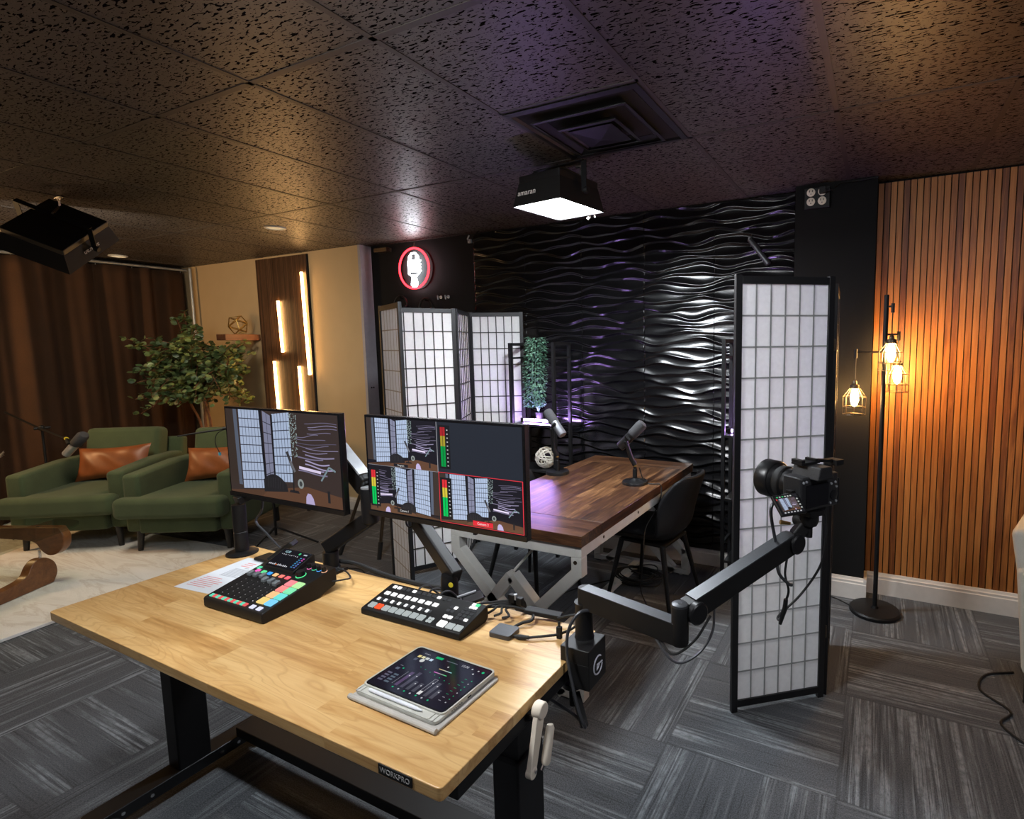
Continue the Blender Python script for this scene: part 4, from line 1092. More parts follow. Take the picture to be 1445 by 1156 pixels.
def meter(c, x, y0, y1, w=.030, l=14, dim=1.0):
    c.rect(x - .012, y0 - .02, x + w + .030, y1 + .02, (.012, .012, .014), l)
    H = y1 - y0
    for a, d, col in ((0, .52, (.0, .55, .10)), (.52, .78, (.68, .56, .05)), (.78, 1, (.75, .03, .04))):
        for k in (0, 1): c.rect(x + k * w * .54, y0 + H * a, x + k * w * .54 + w * .46, y0 + H * d, tuple(v * dim for v in col), l + 1)
    for k in range(10): c.rect(x + w + .010, y0 + H * (.02 + .1 * k), x + w + .018, y0 + H * (.02 + .1 * k) + .010, (.55, .55, .55), l + 1)
def draw_right(c):
    feed(c, .002, .502, .488, .496, (.012, .011, .016), 1.0)
    c.rect(.496, .502, .998, .998, (.020, .024, .034), 1); meter(c, .515, .56, .95, dim=.55)
    feed(c, .002, .004, .49, .492, (.012, .011, .016), 1.0, mirror=True, l=1)
    meter(c, .020, .07, .44)
    feed(c, .500, .010, .492, .482, (.012, .011, .016), 1.0, cut=.0)
    meter(c, .515, .06, .43)
    c.rect(.490, .5, .494, 1, (.30, .30, .33), 20); c.rect(0, .497, .495, .501, (.30, .30, .33), 20)
    for r in ((.494, 0, .498, .503), (.994, 0, .998, .503), (.494, .497, .998, .503), (.494, 0, .998, .006)): c.rect(*r, (.75, .04, .06), 21)
    c.rect(.19, .505, .29, .535, (.015, .015, .018), 20); c.text('Program', .24, .520, .0085, (.8, .8, .8), 22)
    c.rect(.20, .02, .30, .065, (.015, .015, .018), 20); c.text('Camera 1', .25, .043, .010, (.8, .8, .8), 22)
    c.rect(.70, .015, .82, .065, (.75, .02, .04), 20); c.text('Camera 2', .76, .040, .011, (.9, .85, .85), 22)
monitor('wide monitor showing four camera pictures with red and green level meters', -1.567, -.908, 1.285, .986, 1.335, draw_right)
monitor('left monitor showing one full-screen picture of the podcast set', -2.275, -1.618, 1.228, .990, 1.343, draw_left)

# ------------------------------------------------------------------ monitor arms
t = thing('monitor_mount', 'black monitor arm slanting up from the desk edge to the wide monitor', 'monitor arm', (-1.188, 1.262, ZD), group='monitor arms clamped to the desk')
b = MB().lathe([(.034, 0), (.034, .008), (.027, .012), (.026, .075), (.024, .085)], (-1.188, 1.255, ZD), n=24); part(t, 'post', b, m_blackm, world=True)
part(t, 'base_plate', MB().bx(-1.235, 1.215, ZD, -1.115, 1.283, ZD + .012), m_blackm, world=True, bevel=.003)
b = MB().bar((-1.165, 1.262, .838), (-1.395, 1.335, .972), .040, .054, up=(0, 0, 1)); a_ = part(t, 'lower_arm', b, m_blackm, world=True, bevel=.008)
part(a_, 'top_cover', MB().bar((-1.19, 1.268, .876), (-1.385, 1.331, .989), .032, .006, up=(0, 0, 1)), m_alu, world=True, label='grey aluminium strip')
part(a_, 'badge', MB().lathe([(.008, 0), (.008, .0015)], (-1.163, 1.234, .828), (.2, -1, 0), 14), m_yellow, world=True, label='small yellow round badge')
part(t, 'upper_arm', MB().tube([(-1.395, 1.335, .96), (-1.395, 1.345, 1.03), (-1.30, 1.35, 1.16), (-1.24, 1.345, 1.16)], .022, 12), m_blackm, world=True)
part(t, 'mount_plate', MB().bx(-1.285, 1.331, 1.11, -1.19, 1.345, 1.21), m_blackm, world=True, bevel=.003)
part(t, 'cable_clip', MB().tube([(-1.415 + .016 * math.cos(2 * PI * k / 14), 1.318, .966 + .016 * math.sin(2 * PI * k / 14)) for k in range(14)], .003, 6, closed=True), m_blackp, world=True)

t = thing('monitor_mount', 'black monitor arm with silver upper cover holding the left monitor', 'monitor arm', (-1.745, 1.262, ZD), group='monitor arms clamped to the desk')
b = MB().lathe([(.036, 0), (.036, .010), (.027, .014), (.026, .07)], (-1.745, 1.255, ZD), n=24); part(t, 'post', b, m_blackm, world=True)
part(t, 'base_plate', MB().bx(-1.79, 1.215, ZD, -1.69, 1.283, ZD + .012), m_blackm, world=True, bevel=.003)
part(t, 'lower_arm', MB().bar((-1.765, 1.258, .845), (-1.585, 1.30, .965), .044, .052, up=(0, 0, 1)), m_blackm, world=True, bevel=.008)
b = MB().lathe([(.024, 0), (.029, .006), (.029, .115), (.026, .125)], (-1.585, 1.302, .948), n=24); part(t, 'elbow', b, m_blackm, world=True)
part(t, 'elbow_cap', MB().lathe([(.026, 0), (.026, .006), (.020, .008)], (-1.585, 1.302, 1.073), n=24), m_silver, world=True, label='round silver cap')
b = MB().bar((-1.598, 1.303, 1.075), (-1.80, 1.335, 1.205), .046, .075, up=(0, 0, 1)); a_ = part(t, 'upper_arm', b, m_blackm, world=True, bevel=.012)
part(a_, 'top_cover', MB().bar((-1.603, 1.302, 1.122), (-1.78, 1.330, 1.236), .040, .008, up=(0, 0, 1)), m_silver, world=True, label='silver cover strip')
part(t, 'mount_plate', MB().bx(-2.0, 1.274, 1.12, -1.89, 1.29, 1.22), m_blackm, world=True, bevel=.003)
part(t, 'tilt_head', MB().tube([(-1.80, 1.335, 1.20), (-1.90, 1.32, 1.20), (-1.945, 1.29, 1.17)], .022, 12), m_blackm, world=True)

t = thing('desk_riser', 'black cylindrical riser post with round foot at the back left corner of the desk', 'riser post', (-2.222, 1.222, ZD))
part(t, 'foot', MB().lathe([(.055, 0), (.055, .006), (.048, .010), (.03, .011)], (-2.215, 1.218, ZD), n=28), m_blackm, world=True)
b = MB().lathe([(.024, .01), (.024, .085), (.0225, .087), (.0225, .089), (.024, .091), (.024, .195)], (-2.222, 1.222, ZD), n=24); part(t, 'post', b, m_blackm, world=True)
part(t, 'arm', MB().bar((-2.222, 1.215, .975), (-2.205, 1.36, 1.015), .045, .03, up=(0, 0, 1)), m_blackm, world=True, bevel=.004)
cable('grey cable hanging from behind the left monitor onto the desk', [(-2.17, 1.29, 1.02), (-2.165, 1.275, .93), (-2.20, 1.27, .88), (-2.14, 1.27, .84), (-2.03, 1.262, .79), (-1.96, 1.255, .785)], .0045, m_alud)
b = MB().bx(-2.10, 1.19, ZD, -1.95, 1.255, ZD + .012); b.bar((-2.03, 1.215, .775), (-1.955, 1.262, .835), .05, .022)
solo('cable_adapter', 'small black adapter lump behind the script sheet at the desk back edge', 'adapter', b, m_blackp, bevel=.006)

# ------------------------------------------------------------------ script sheet
Oq = Vector((-2.112, .936, ZD)); ux = Vector((.170, .018, 0)); uy = Vector((-.075, .245, 0)); uy = Vector((-.030, .262, 0))
c = Canvas(Oq + Vector((0, 0, .0012)), ux, uy, .0002)
c.rect(0, 0, 1, 1, (.62, .65, .68), 0)
rr = random.Random(3)
for i in range(7): c.rect(.12, .10 + .042 * i, .12 + rr.uniform(.45, .75), .114 + .042 * i, (.60, .22, .22), 1)
for i in range(11): c.rect(.30, .44 + .022 * i, .30 + rr.uniform(.4, .62), .449 + .022 * i, (.26, .27, .30), 1)
for i in range(3): c.rect(.30, .74 + .05 * i, .55, .76 + .05 * i, (.65, .24, .24), 1)
c.rect(.62, .90, .88, .915, (.35, .36, .4), 1); c.rect(.5, .70, .62, .712, (.3, .3, .33), 1)
t = thing('paper_sheet', 'white printed sheet with red and black lines lying left of the audio mixer', 'paper', tuple(Oq))
part(t, 'print', c.b, m_prn, world=True, smooth=False)
b = MB(); b.M = Matrix(((ux.x, uy.x, 0, Oq.x), (ux.y, uy.y, 0, Oq.y), (0, 0, 1, Oq.z), (0, 0, 0, 1))); b.bx(0, 0, .0003, 1, 1, .0012)
part(t, 'sheet', b, plain('white_paper', (.66, .67, .68), .7), world=True, smooth=False)

# ------------------------------------------------------------------ audio mixer
W_, D_ = .283, .252
t = thing('audio_mixer', 'black podcast mixer with coloured glowing pads, faders and a small screen', 'audio mixer', (-1.858, .896, ZD), math.radians(1.5))
MX = Matrix(((0, 0, 1, 0), (1, 0, 0, 0), (0, 1, 0, 0), (0, 0, 0, 1)))
part(t, 'body', MB().prism([(0, .004), (.006, 0), (.18, .0), (.245, .02), (D_, .035), (D_, .078), (.24, .080), (.004, .034), (0, .028)], 0, W_, MX), m_blackp, bevel=.004)
def hz(v): return .0335 + (.080 - .0335) * v
def box_on(bb, u, v, du, dv, h0, h1):
    x0, x1, y0, y1 = (u - du / 2) * W_, (u + du / 2) * W_, (v - dv / 2) * D_, (v + dv / 2) * D_
    vs = [(x, y, hz(y / D_) + h) for h in (h0, h1) for y in (y0, y1) for x in (x0, x1)]
    bb.add(vs, [(0, 2, 3, 1), (4, 5, 7, 6), (0, 1, 5, 4), (2, 6, 7, 3), (0, 4, 6, 2), (1, 3, 7, 5)])
def lit(parent, name, u, v, du, dv, col, h=.004, mat=None):
    bb = MB(); bb.col = col; box_on(bb, u, v, du, dv, .0005, h); return part(parent, name, bb, mat or m_disp_hi, bevel=.0012, smooth=False)
b = MB().prism([(.168, .058), (.172, .075), (.248, .108), (D_, .104), (D_, .07)], .035, .182, MX)
part(t, 'screen_housing', b, m_blackp, bevel=.002)
m_capgrey = plain('grey_fader_plastic', (.16, .18, .19), .4)
s0, s1 = Vector((.040, .1745, .0765)), Vector((.040, .246, .1075))
c = Canvas(s0, (.137, 0, 0), s1 - s0, .0006)
c.rect(0, 0, 1, 1, (.004, .004, .006), 0); rr = random.Random(9)
c.text('12:20', .22, .86, .012, (.5, .8, .9), 2); c.disc(.66, .86, .035, .06, (.05, .5, .2), 2); c.rect(.80, .83, .92, .89, (.4, .45, .5), 2)
for i in range(9): c.rect(.10 + .07 * i, .70 - .012 * (i % 3), .125 + .07 * i, .73, (.5, .5, .55), 2)
for i in range(11):
    hh = rr.uniform(.05, .10); c.rect(.04 + .062 * i, .10, .075 + .062 * i, .10 + hh, (.55, .55, .6) if i != 4 else (.9, .2, .05), 2)
for j in range(6): c.rect(.80, .14 + .10 * j, .86, .19 + .10 * j, (.05, .22, .42), 2); c.rect(.90, .14 + .10 * j, .96, .19 + .10 * j, (.1, .16, .45) if j < 4 else (.5, .08, .35), 2)
part(t, 'touchscreen', c.b, m_disp_hi, smooth=False)
for i in range(6):
    u = .115 + .105 * i
    bb = MB(); box_on(bb, u, .32, .012, .40, .0002, .0008); tr = part(t, 'fader_slot', bb, m_felt, smooth=False)
    vc = (.515, .515, .52, .47, .475, .455)[i]
    bb = MB(); bb.col = (.55, .55, .55)
    for k in range(7): box_on(bb, u + .028, .14 + .058 * k, .010, .008, .0003, .0009)
    part(t, 'scale_marks', bb, m_prn, smooth=False)
    bb = MB(); box_on(bb, u, vc, .062, .075, .002, .012); part(t, 'fader_cap', bb, m_capgrey, bevel=.002)
    lit(t, 'channel_button', u + .005, .605, .062, .052, ((.9, .12, .5), (.12, .75, .3), (.05, .35, .9), (.95, .5, .2), (.95, .2, .15), (.95, .12, .15))[i])
    lit(t, 'listen_button', u - .026, .055, .046, .048, (.12, .62, .42)); lit(t, 'mute_button', u + .026, .055, .046, .048, (.75, .10, .10))
for r in range(4):
    for q in range(2):
        lit(t, 'pad', .795 + .125 * q, .175 + .118 * r, .112, .100, (((.80, .60, .20), (.85, .52, .24), (.85, .25, .22), (.85, .24, .26)), ((.20, .60, .90), (.15, .70, .65), (.20, .75, .40), (.45, .80, .35)))[q][r], .005)
for u in (.785, .895): lit(t, 'transport_button', u, .055, .062, .055, (.72, .74, .95))
lit(t, 'power_ring', .075, .66, .055, .05, (.10, .65, .35))
def knob_at(u, v, r, col):
    x, y = u * W_, v * D_; z = hz(v)
    k = part(t, 'knob', MB().lathe([(r, .001), (r, .012), (r * .85, .018), (r * .8, .018)], (x, y, z), (0, -.18, 1), 20), m_blacks)
    bb = MB(); bb.col = col; bb.lathe([(r * 1.18, 0), (r * 1.18, .0025), (r * 1.0, .003)], (x, y, z), (0, -.18, 1), 24); part(k, 'glow_ring', bb, m_disp_hi)
knob_at(.755, .70, .0135, (.1, .8, .3))
for i, col in enumerate(((.9, .2, .5), (.1, .75, .4), (.1, .4, .95), (.95, .5, .3))): knob_at(.715 + .082 * i, .86, .0075, col)
bb = MB(); bb.col = (.09, .13, .11); box_on(bb, .90, .685, .12, .012, .0004, .0008); bb.col = (.35, .4, .38); box_on(bb, .93, .66, .10, .012, .0004, .0008); box_on(bb, .86, .72, .11, .010, .0004, .0008)
part(t, 'status_text', bb, m_disp, smooth=False)

# ------------------------------------------------------------------ video switcher
W_, D_ = .376, .126
def hz(v): return .020 + .026 * v
t = thing('video_switcher', 'black video switcher with rows of white-lit keys and one red key', 'video switcher', (-1.370, 1.072, ZD), math.radians(.8))
part(t, 'body', MB().prism([(0, .002), (.005, 0), (D_ - .012, 0), (D_, .012), (D_, .044), (D_ - .004, .0465), (.003, .0205), (0, .016)], 0, W_, MX), m_blackp, bevel=.003)
part(t, 'underside_foot', MB().bx(.01, D_ - .05, -.0, W_ - .01, D_ - .02, .004), m_rubber, smooth=False)
DIM, HI, GR = (.045, .047, .05), (1.0, 1.0, 1.0), (.42, .46, .46)
for i in range(8): lit(t, 'program_key', .075 + .0735 * i, .155, .058, .15, (1.0, .10, .03) if i == 1 else (.38, .42, .42), .005)
for i in range(4): lit(t, 'mini_key', .662 + .028 * (i % 2), .115 + .085 * (i // 2), .022, .065, GR, .004)
lit(t, 'cut_key', .800, .135, .066, .16, HI, .006)
for u in (.880, .955): lit(t, 'transition_key', u, .135, .062, .15, GR, .005)
for i in range(8):
    u = .075 + .0735 * i
    lit(t, 'source_key', u - .014, .385, .026, .085, HI if i % 3 != 1 else (.8, .82, .85)); lit(t, 'source_key', u + .016, .385, .024, .075, DIM)
    lit(t, 'preview_key', u, .615, .050, .105, HI)
for i in range(4): lit(t, 'utility_key', .075 + .05 * i, .86, .036, .085, HI if i < 2 else DIM)
for i in range(8): lit(t, 'macro_key', .29 + .053 * i, .86, .036, .075, HI if i in (0, 5) else DIM)
for i in range(4):
    lit(t, 'effect_key', .74 + .04 * (i % 2), .55 + .12 * (i // 2), .030, .08, HI if i == 3 else DIM)
for r in range(4):
    for q in range(3): lit(t, 'numeric_key', .865 + .042 * q, .40 + .105 * r, .032, .07, HI if (r, q) in ((0, 2),) else DIM)
for i in range(2): lit(t, 'effect_key', .765 + .045 * i, .365, .036, .085, HI)
for i in range(4): lit(t, 'stream_key', .875 + .035 * (i % 2) + .02, .80 + .10 * (i // 2), .034, .075, (.1, .8, .35) if i == 3 else HI)
bb = MB(); bb.col = (.2, .2, .2); box_on(bb, .16, .955, .16, .02, .0003, .0006); part(t, 'printed_line', bb, m_prn, smooth=False)

# ------------------------------------------------------------------ tablet
t = thing('tablet', 'tablet in a pale case showing a dark mixer app, lying on its folio cover', 'tablet', (-.928, .890, ZD), math.radians(-1.2))
part(t, 'folio_cover', MB().prism(rounded([(-.128, -.108), (.138, -.108), (.138, .096), (-.128, .096)], .008, 4), 0, .006), plain('pale_grey_folio', (.43, .41, .37), .7), bevel=.002)
part(t, 'folio_spine', MB().tube([(-.128, -.108, .006), (.138, -.108, .006)], .006, 10), plain('pale_grey_spine', (.45, .43, .39), .7))
b = MB().prism(rounded([(-.126, -.098), (.126, -.098), (.126, .102), (-.126, .102)], .016, 5), .0065, .0145)
case = part(t, 'case', b, plain('pale_sage_case', (.50, .50, .45), .5), bevel=.002)
b = MB()
ro = rounded([(-.126, -.076), (.126, -.076), (.126, .102), (-.126, .102)], .016, 5); ri = rounded([(-.1225, -.0725), (.1225, -.0725), (.1225, .0985), (-.1225, .0985)], .014, 5); n = len(ro)
b.add([(x, y, z) for pts, z in ((ro, .0145), (ro, .0185), (ri, .0185), (ri, .0145)) for x, y in pts], [(k * n + i, k * n + (i + 1) % n, (k + 1) * n + (i + 1) % n, (k + 1) * n + i) for k in range(3) for i in range(n)])
b.bx(-.120, -.0975, .0145, .120, -.0955, .0165)
for x in (-.118, -.108, .104, .116): b.bx(x - .001, -.0975, .0145, x + .001, -.075, .0165)
part(t, 'case_rim', b, case.data.materials[0], smooth=False)
part(t, 'glass', MB().prism(rounded([(-.122, -.072), (.122, -.072), (.122, .098), (-.122, .098)], .013, 5), .0145, .0178), m_screenblack, smooth=False)
b = MB()
for k in range(6): b.bx(.1255, -.05 + .006 * k, .0095, .1264, -.047 + .006 * k, .012)
b.bx(.1255, .0, .009, .1264, .012, .0125)
part(t, 'port_opening', b, m_felt, smooth=False)
c = Canvas((-.117, -.067, .0178), (.234, 0, 0), (0, .160, 0), .0002); rr = random.Random(4)
c.rect(0, 0, 1, 1, (.006, .005, .013), 0)
for i in range(26):
    x, y, r = rr.uniform(.2, .9), rr.uniform(.25, .8), rr.uniform(.05, .13); c.disc(x, y, r, r * 1.3, (.0068 + .001 * rr.random(), .0052, .0142), .3 + i * .08)
for i, col in enumerate(((.75, .62, .25), (.7, .66, .4), (.6, .62, .6), (.5, .62, .75))): c.rect(.10 + .055 * i, .80, .142 + .055 * i, .855, col, 3)
c.rect(.10, .715, .14, .77, (.07, .08, .12), 3); c.disc(.205, .755, .028, .042, (.62, .63, .62), 3)
c.rect(.30, .895, .395, .945, (.0, .45, .15), 3); c.text('Camera', .13, .925, .006, (.4, .4, .45), 4, 'LEFT')
c.rect(.45, .91, .60, .925, (.12, .12, .17), 3); c.text('12:20', .70, .925, .010, (.55, .55, .6), 4)
for x in (.80, .88): c.disc(x, .92, .010, .014, (.5, .5, .55), 3)
c.disc(.94, .92, .015, .022, (.0, .5, .2), 3); c.disc(.545, .80, .010, .014, (.6, .6, .65), 3); c.disc(.86, .83, .010, .014, (.6, .6, .65), 3)
for k in range(10):
    u = k / 9; c.rect(.48 + .017 * k, .70, .498 + .017 * k, .715, (.7 - .4 * u, .5 + .1 * u, .2 + .5 * u), 3); c.rect(.47 + .017 * k, .61, .488 + .017 * k, .625, (.75 - .7 * u, .1 + .5 * u, .6 - .4 * u), 3)
for j in range(4):
    c.rect(.035, .30 - .06 * j + .0, .095, .335 - .06 * j, (.10, .10, .15), 3); c.rect(.125, .30 - .06 * j, .185, .335 - .06 * j, (.09, .12, .16), 3)
c.rect(.055, .42, .10, .47, (.10, .12, .17), 3); c.disc(.135, .48, .010, .014, (.0, .45, .2), 3); c.rect(.06, .52, .10, .53, (.2, .2, .25), 3)
for i, (hh, col) in enumerate(((.34, (.085, .05, .12)), (.38, (.06, .055, .085)), (.20, (.06, .06, .08)), (.20, (.06, .06, .08)), (.36, (.02, .018, .03)), (.32, (.06, .06, .08)), (.20, (.06, .06, .08)))):
    x = .265 + .078 * i; c.rect(x, .13, x + .042, .13 + hh, col, 3); c.disc(x + .02, .085, .010, .014, (.0, .45, .2) if i % 2 == 0 else (.5, .5, .55), 4)
    c.disc(x + .03, .13 + hh * .75, .008, .012, (.6, .6, .65), 4); c.disc(x + .02, .62 - .02 * i, .006, .008, (.0, .35, .15), 4)
    if i == 4:
        for r in ((x, .13, x + .003, .49), (x + .039, .13, x + .042, .49), (x, .487, x + .042, .49)): c.rect(*r, (.5, .5, .55), 4)
        c.rect(x, .12, x + .042, .20, (.7, .7, .7), 5)
c.line([(.23, .14), (.23, .45)], .004, (.3, .3, .35), 3)
for j in range(8): c.disc(.93, .16 + .075 * j, .007, .010, (.0, .35, .15) if j % 3 else (.5, .5, .55), 3); c.rect(.84, .155 + .075 * j, .87, .165 + .075 * j, (.0, .25, .12) if j > 1 else (.3, .3, .35), 3)
part(t, 'screen', c.b, m_disp, smooth=False)
Mt = Matrix.Translation((-.928, .890, ZD)) @ Matrix.Rotation(math.radians(-1.2), 4, 'Z')
b = MB(); b.M = Mt; b.lathe([(.003, 0), (.0042, .002), (.0042, .145), (.0012, .163)], (-.088, -.0855, .0190), (1, 0, 0), 12)
solo('stylus', 'white stylus lying in the front groove of the tablet case', 'stylus', b, plain('white_gloss_plastic', (.72, .75, .80), .3))

# ------------------------------------------------------------------ capture puck and cables on the desk
b = MB().prism(rounded([(-.034, -.028), (.034, -.028), (.034, .028), (-.034, .028)], .008, 4), 0, .014, Matrix.Translation((-.906, 1.160, ZD)) @ Matrix.Rotation(math.radians(3), 4, 'Z'))
solo('capture_box', 'small square black box on the desk between switcher and camera arm', 'adapter', b, m_alud, bevel=.002)
b = MB().tube([(-.868, 1.152, .772), (-.850, 1.155, .772), (-.825, 1.162, .773)], [.004, .0075, .005], 10)
cb = spline([(-.825, 1.162, .773), (-.78, 1.19, .775), (-.755, 1.205, .778), (-.73, 1.24, .785), (-.72, 1.268, .80), (-.75, 1.275, .80), (-.80, 1.270, .782)], 6); b.tube(cb, .0038, 8)
solo('usb_cable', 'thick black cable looping from the small square box toward the desk corner', 'cable', b, m_rubber)
solo('cable_strap', 'small black strap upright around the looped cable near the desk corner', 'strap', MB().cb((-.756, 1.206, .782), (.014, .012, .034)).cb((-.756, 1.206, .803), (.008, .004, .02)), m_rubber, bevel=.002)
cable('black lead curving from the small square box to the plugs behind the switcher', [(-.895, 1.186, .774), (-.885, 1.215, .776), (-.865, 1.235, .780), (-.885, 1.262, .785), (-.94, 1.262, .790), (-1.00, 1.235, .792), (-1.05, 1.215, .785)], .0045)
for k in range(5):
    x = -1.06 + .028 * k
    cable(('first', 'second', 'third', 'fourth', 'fifth')[k] + ' from left of five black video cables bundled behind the switcher', [(x, 1.204, .782), (x + .015, 1.218, .797 - .003 * k), (-1.01 + .012 * k, 1.242, .80 - .003 * k), (-.955, 1.262, .808 - .005 * k), (-.93, 1.285, .803 - .006 * k), (-.93, 1.30, .74), (-.94, 1.31, .55)], .0036, None, 5, 'video_cable', 'video cables behind the switcher')
for k in range(3):
    x = -1.275 + .045 * k
    cable(('left', 'middle', 'right')[k] + ' one of three thin leads arching behind the switcher near the arm base', [(x, 1.201, .785), (x + .003, 1.215, .806), (x + .018, 1.232, .808), (x + .03, 1.25, .785), (x + .035, 1.262, .770)], .0032, m_alud, 5, 'lead', 'thin leads behind the switcher')
t = thing('cable_tie_bundle', 'lumpy black plug cluster tying the video cables at the desk back edge', 'plug', (-.945, 1.262, .775))
b = MB().cb((-.952, 1.262, .816), (.022, .016, .026)).cb((-.926, 1.264, .811), (.020, .016, .022)); part(t, 'plug', b, m_blackp, world=True, bevel=.003)
part(t, 'metal_tip', MB().cb((-.940, 1.262, .822), (.008, .010, .016)), m_silver, world=True)
b = MB().bar((-.905, 1.262, .790), (-.80, 1.290, .778), .030, .014)
part(t, 'strain_relief', b, m_rubber, world=True, bevel=.003)
t = thing('small_device', 'small dark slab with a bright edge leaning beside the arm base behind the switcher', 'device', (-1.12, 1.24, ZD + .012))
part(t, 'slab', MB().bar((-1.105, 1.222, ZD + .026), (-1.07, 1.268, ZD + .034), .052, .010), m_blacks, world=True, bevel=.002)
part(t, 'bright_edge', MB().bar((-1.131, 1.224, ZD + .034), (-1.096, 1.270, ZD + .042), .007, .004), m_silver, world=True)
cable('bundle of black cables running along the back edge of the desk', [(-1.74, 1.283, .79), (-1.66, 1.291, .79), (-1.55, 1.294, .775), (-1.42, 1.292, .770), (-1.3, 1.293, .772), (-1.22, 1.294, .778)], .008)
cable('thin black cable curling from the mixer back toward the arm base', [(-1.585, 1.135, .80), (-1.56, 1.165, .80), (-1.575, 1.20, .79), (-1.64, 1.235, .785), (-1.70, 1.245, .785)], .0028)

# ------------------------------------------------------------------ camera arm clamped to the desk corner
t = thing('camera_boom', 'black low-profile arm clamped to the right desk edge and carrying the camera', 'camera arm', (-.66, 1.18, ZD), None or 0)
cl = part(t, 'clamp', MB().bx(-.700, 1.118, ZD, -.617, 1.212, ZD + .040).bx(-.676, 1.118, .70, -.617, 1.212, ZD + .002), m_blackp, world=True, bevel=.003)
b = MB(); gc = Vector((-.6165, 1.165, .748)); r = .023
def gp(a, rr_): return gc + Vector((0, rr_ * math.sin(a), rr_ * math.cos(a)))
b.tube([gp(math.radians(a), r) for a in range(42, -267, -12)], .0021, 6)
b.tube([gp(math.radians(92), r), gc + Vector((0, .004, .001)), gc + Vector((0, -.005, .003)), gc + Vector((0, -.007, -.010)), gc + Vector((0, .001, -.007)), gc + Vector((0, .007, -.001))], .0021, 6)
part(cl, 'emblem', b, plain('pale_emblem', (.66, .68, .74), .4), world=True)
part(t, 'clamp_screw', MB().lathe([(.026, 0), (.026, .012), (.010, .014), (.009, .055)], (-.69, 1.16, .675), n=20), m_blacks, world=True)
part(t, 'clamp_lever', MB().bar((-.675, 1.15, .665), (-.622, 1.10, .62), .02, .012).tube([(-.69, 1.16, .68), (-.69, 1.16, .62)], .010, 10), m_blackp, world=True, bevel=.002)
part(t, 'riser', MB().lathe([(.026, .04), (.024, .045), (.023, .125), (.025, .135)], (-.664, 1.182, ZD), n=24), m_blackm, world=True)
a0, a1 = Vector((-.660, 1.178, .915)), Vector((-.384, 1.120, .910))
b = MB().bar(a0, a1, .034, .052); b.lathe([(.017, -.026), (.017, .026)], a0, (0, 0, 1), 20)
la = part(t, 'lower_arm', b, m_blackp, world=True, bevel=.002)
part(la, 'top_cover', MB().bar(a0 + Vector((.0, 0, .0265)), a1 + Vector((-.012, .002, .0265)), .034, .002), m_alud, world=True, label='grey aluminium cover')
b = MB().lathe([(.0185, 0), (.020, .004), (.020, .086), (.0185, .090)], (-.382, 1.121, .884), n=24); part(t, 'elbow', b, m_blackp, world=True)
part(t, 'elbow_cap', MB().lathe([(.019, 0), (.019, .005), (.017, .006)], (-.382, 1.121, .974), n=24).lathe([(.005, .006), (.005, .0068)], (-.382, 1.121, .974), n=12), m_alud, world=True)
a0, a1 = Vector((-.372, 1.138, .955)), Vector((-.186, 1.430, 1.048))
b = MB().bar(a0, a1, .036, .050)
ua = part(t, 'upper_arm', b, m_blackp, world=True, bevel=.002)
dd = (a1 - a0).normalized(); upn = (Vector((0, 0, 1)) - dd * dd.z).normalized()
part(ua, 'top_cover', MB().bar(a0 + dd * .02 + upn * .026, a1 - dd * .004 + upn * .026, .036, .003), m_alud, world=True, label='grey aluminium cover')
sd = dd.cross(upn).normalized()
part(t, 'joint_knob', MB().lathe([(.026, 0), (.026, .012), (.022, .015)], a0 + dd * .012 + sd * .018, sd, 24), m_blacks, world=True)
part(t, 'joint_knob', MB().lathe([(.024, -.02), (.024, .012), (.026, .013), (.026, .024), (.022, .027)], a1, sd, 24), m_blacks, world=True)
h0 = a1 + Vector((.0, .0, .0))
b = MB().bar(a1 + dd * .015 + Vector((0, 0, .008)), a1 + dd * .02 + Vector((.028, .012, .050)), .030, .034); b.lathe([(.019, -.02), (.019, .02)], a1 + Vector((.022, .030, .052)), sd, 20)
part(t, 'tilt_head', b, m_blackp, world=True, bevel=.006)
part(t, 'wing_screw', MB().tube([a1 + Vector((-.005, .01, .045)), a1 + Vector((-.028, -.004, .050))], [.004, .006], 8), m_gold, world=True)
HB = Vector((-.146, 1.452, 1.090))
b = MB().lathe([(.009, -.03), (.009, .0), (.019, .002), (.024, .014), (.024, .030)], HB, n=20); part(t, 'ball_head', b, m_blackp, world=True)

# ------------------------------------------------------------------ camera (+Y local is the lens direction)
CB = HB + Vector((0, 0, .030))
t = thing('camera', 'black mirrorless camera with large lens and flipped-out lit screen on the arm', 'camera', tuple(CB), math.radians(56))
part(t, 'mount_plate', MB().bx(-.026, -.026, 0, .026, .026, .014).bx(-.035, -.02, .014, .035, .02, .022), m_blackm, bevel=.002)
z = .022
part(t, 'body', MB().prism(rounded([(-.068, -.030), (.072, -.030), (.072, .030), (.066, .052), (.040, .052), (.034, .030), (-.068, .030)], .008, 4), z, z + .086), m_cam := plain('black_grained_leatherette', (.011, .011, .012), .48, var=.3, scale=400, bump=.3), bevel=.004)
part(t, 'viewfinder_hump', MB().prism([(-.034, z + .08), (.026, z + .08), (.018, z + .112), (-.024, z + .112)], -.055, .030, Matrix(((1, 0, 0, -.004), (0, 0, 1, 0), (0, 1, 0, 0), (0, 0, 0, 1))) @ Matrix.Scale(1, 4)), m_cam, bevel=.004)
part(t, 'eyecup', MB().bx(-.022, -.046, z + .074, .016, -.028, z + .104), m_rubber, bevel=.006)
part(t, 'screen_recess', MB().bx(-.050, -.0325, z + .008, .032, -.0295, z + .066), m_screenblack, bevel=.002)
part(t, 'dial_pad', MB().lathe([(.013, 0), (.013, .003), (.010, .004)], (.052, -.030, z + .030), (0, -1, 0), 20), m_blacks)
b = MB()
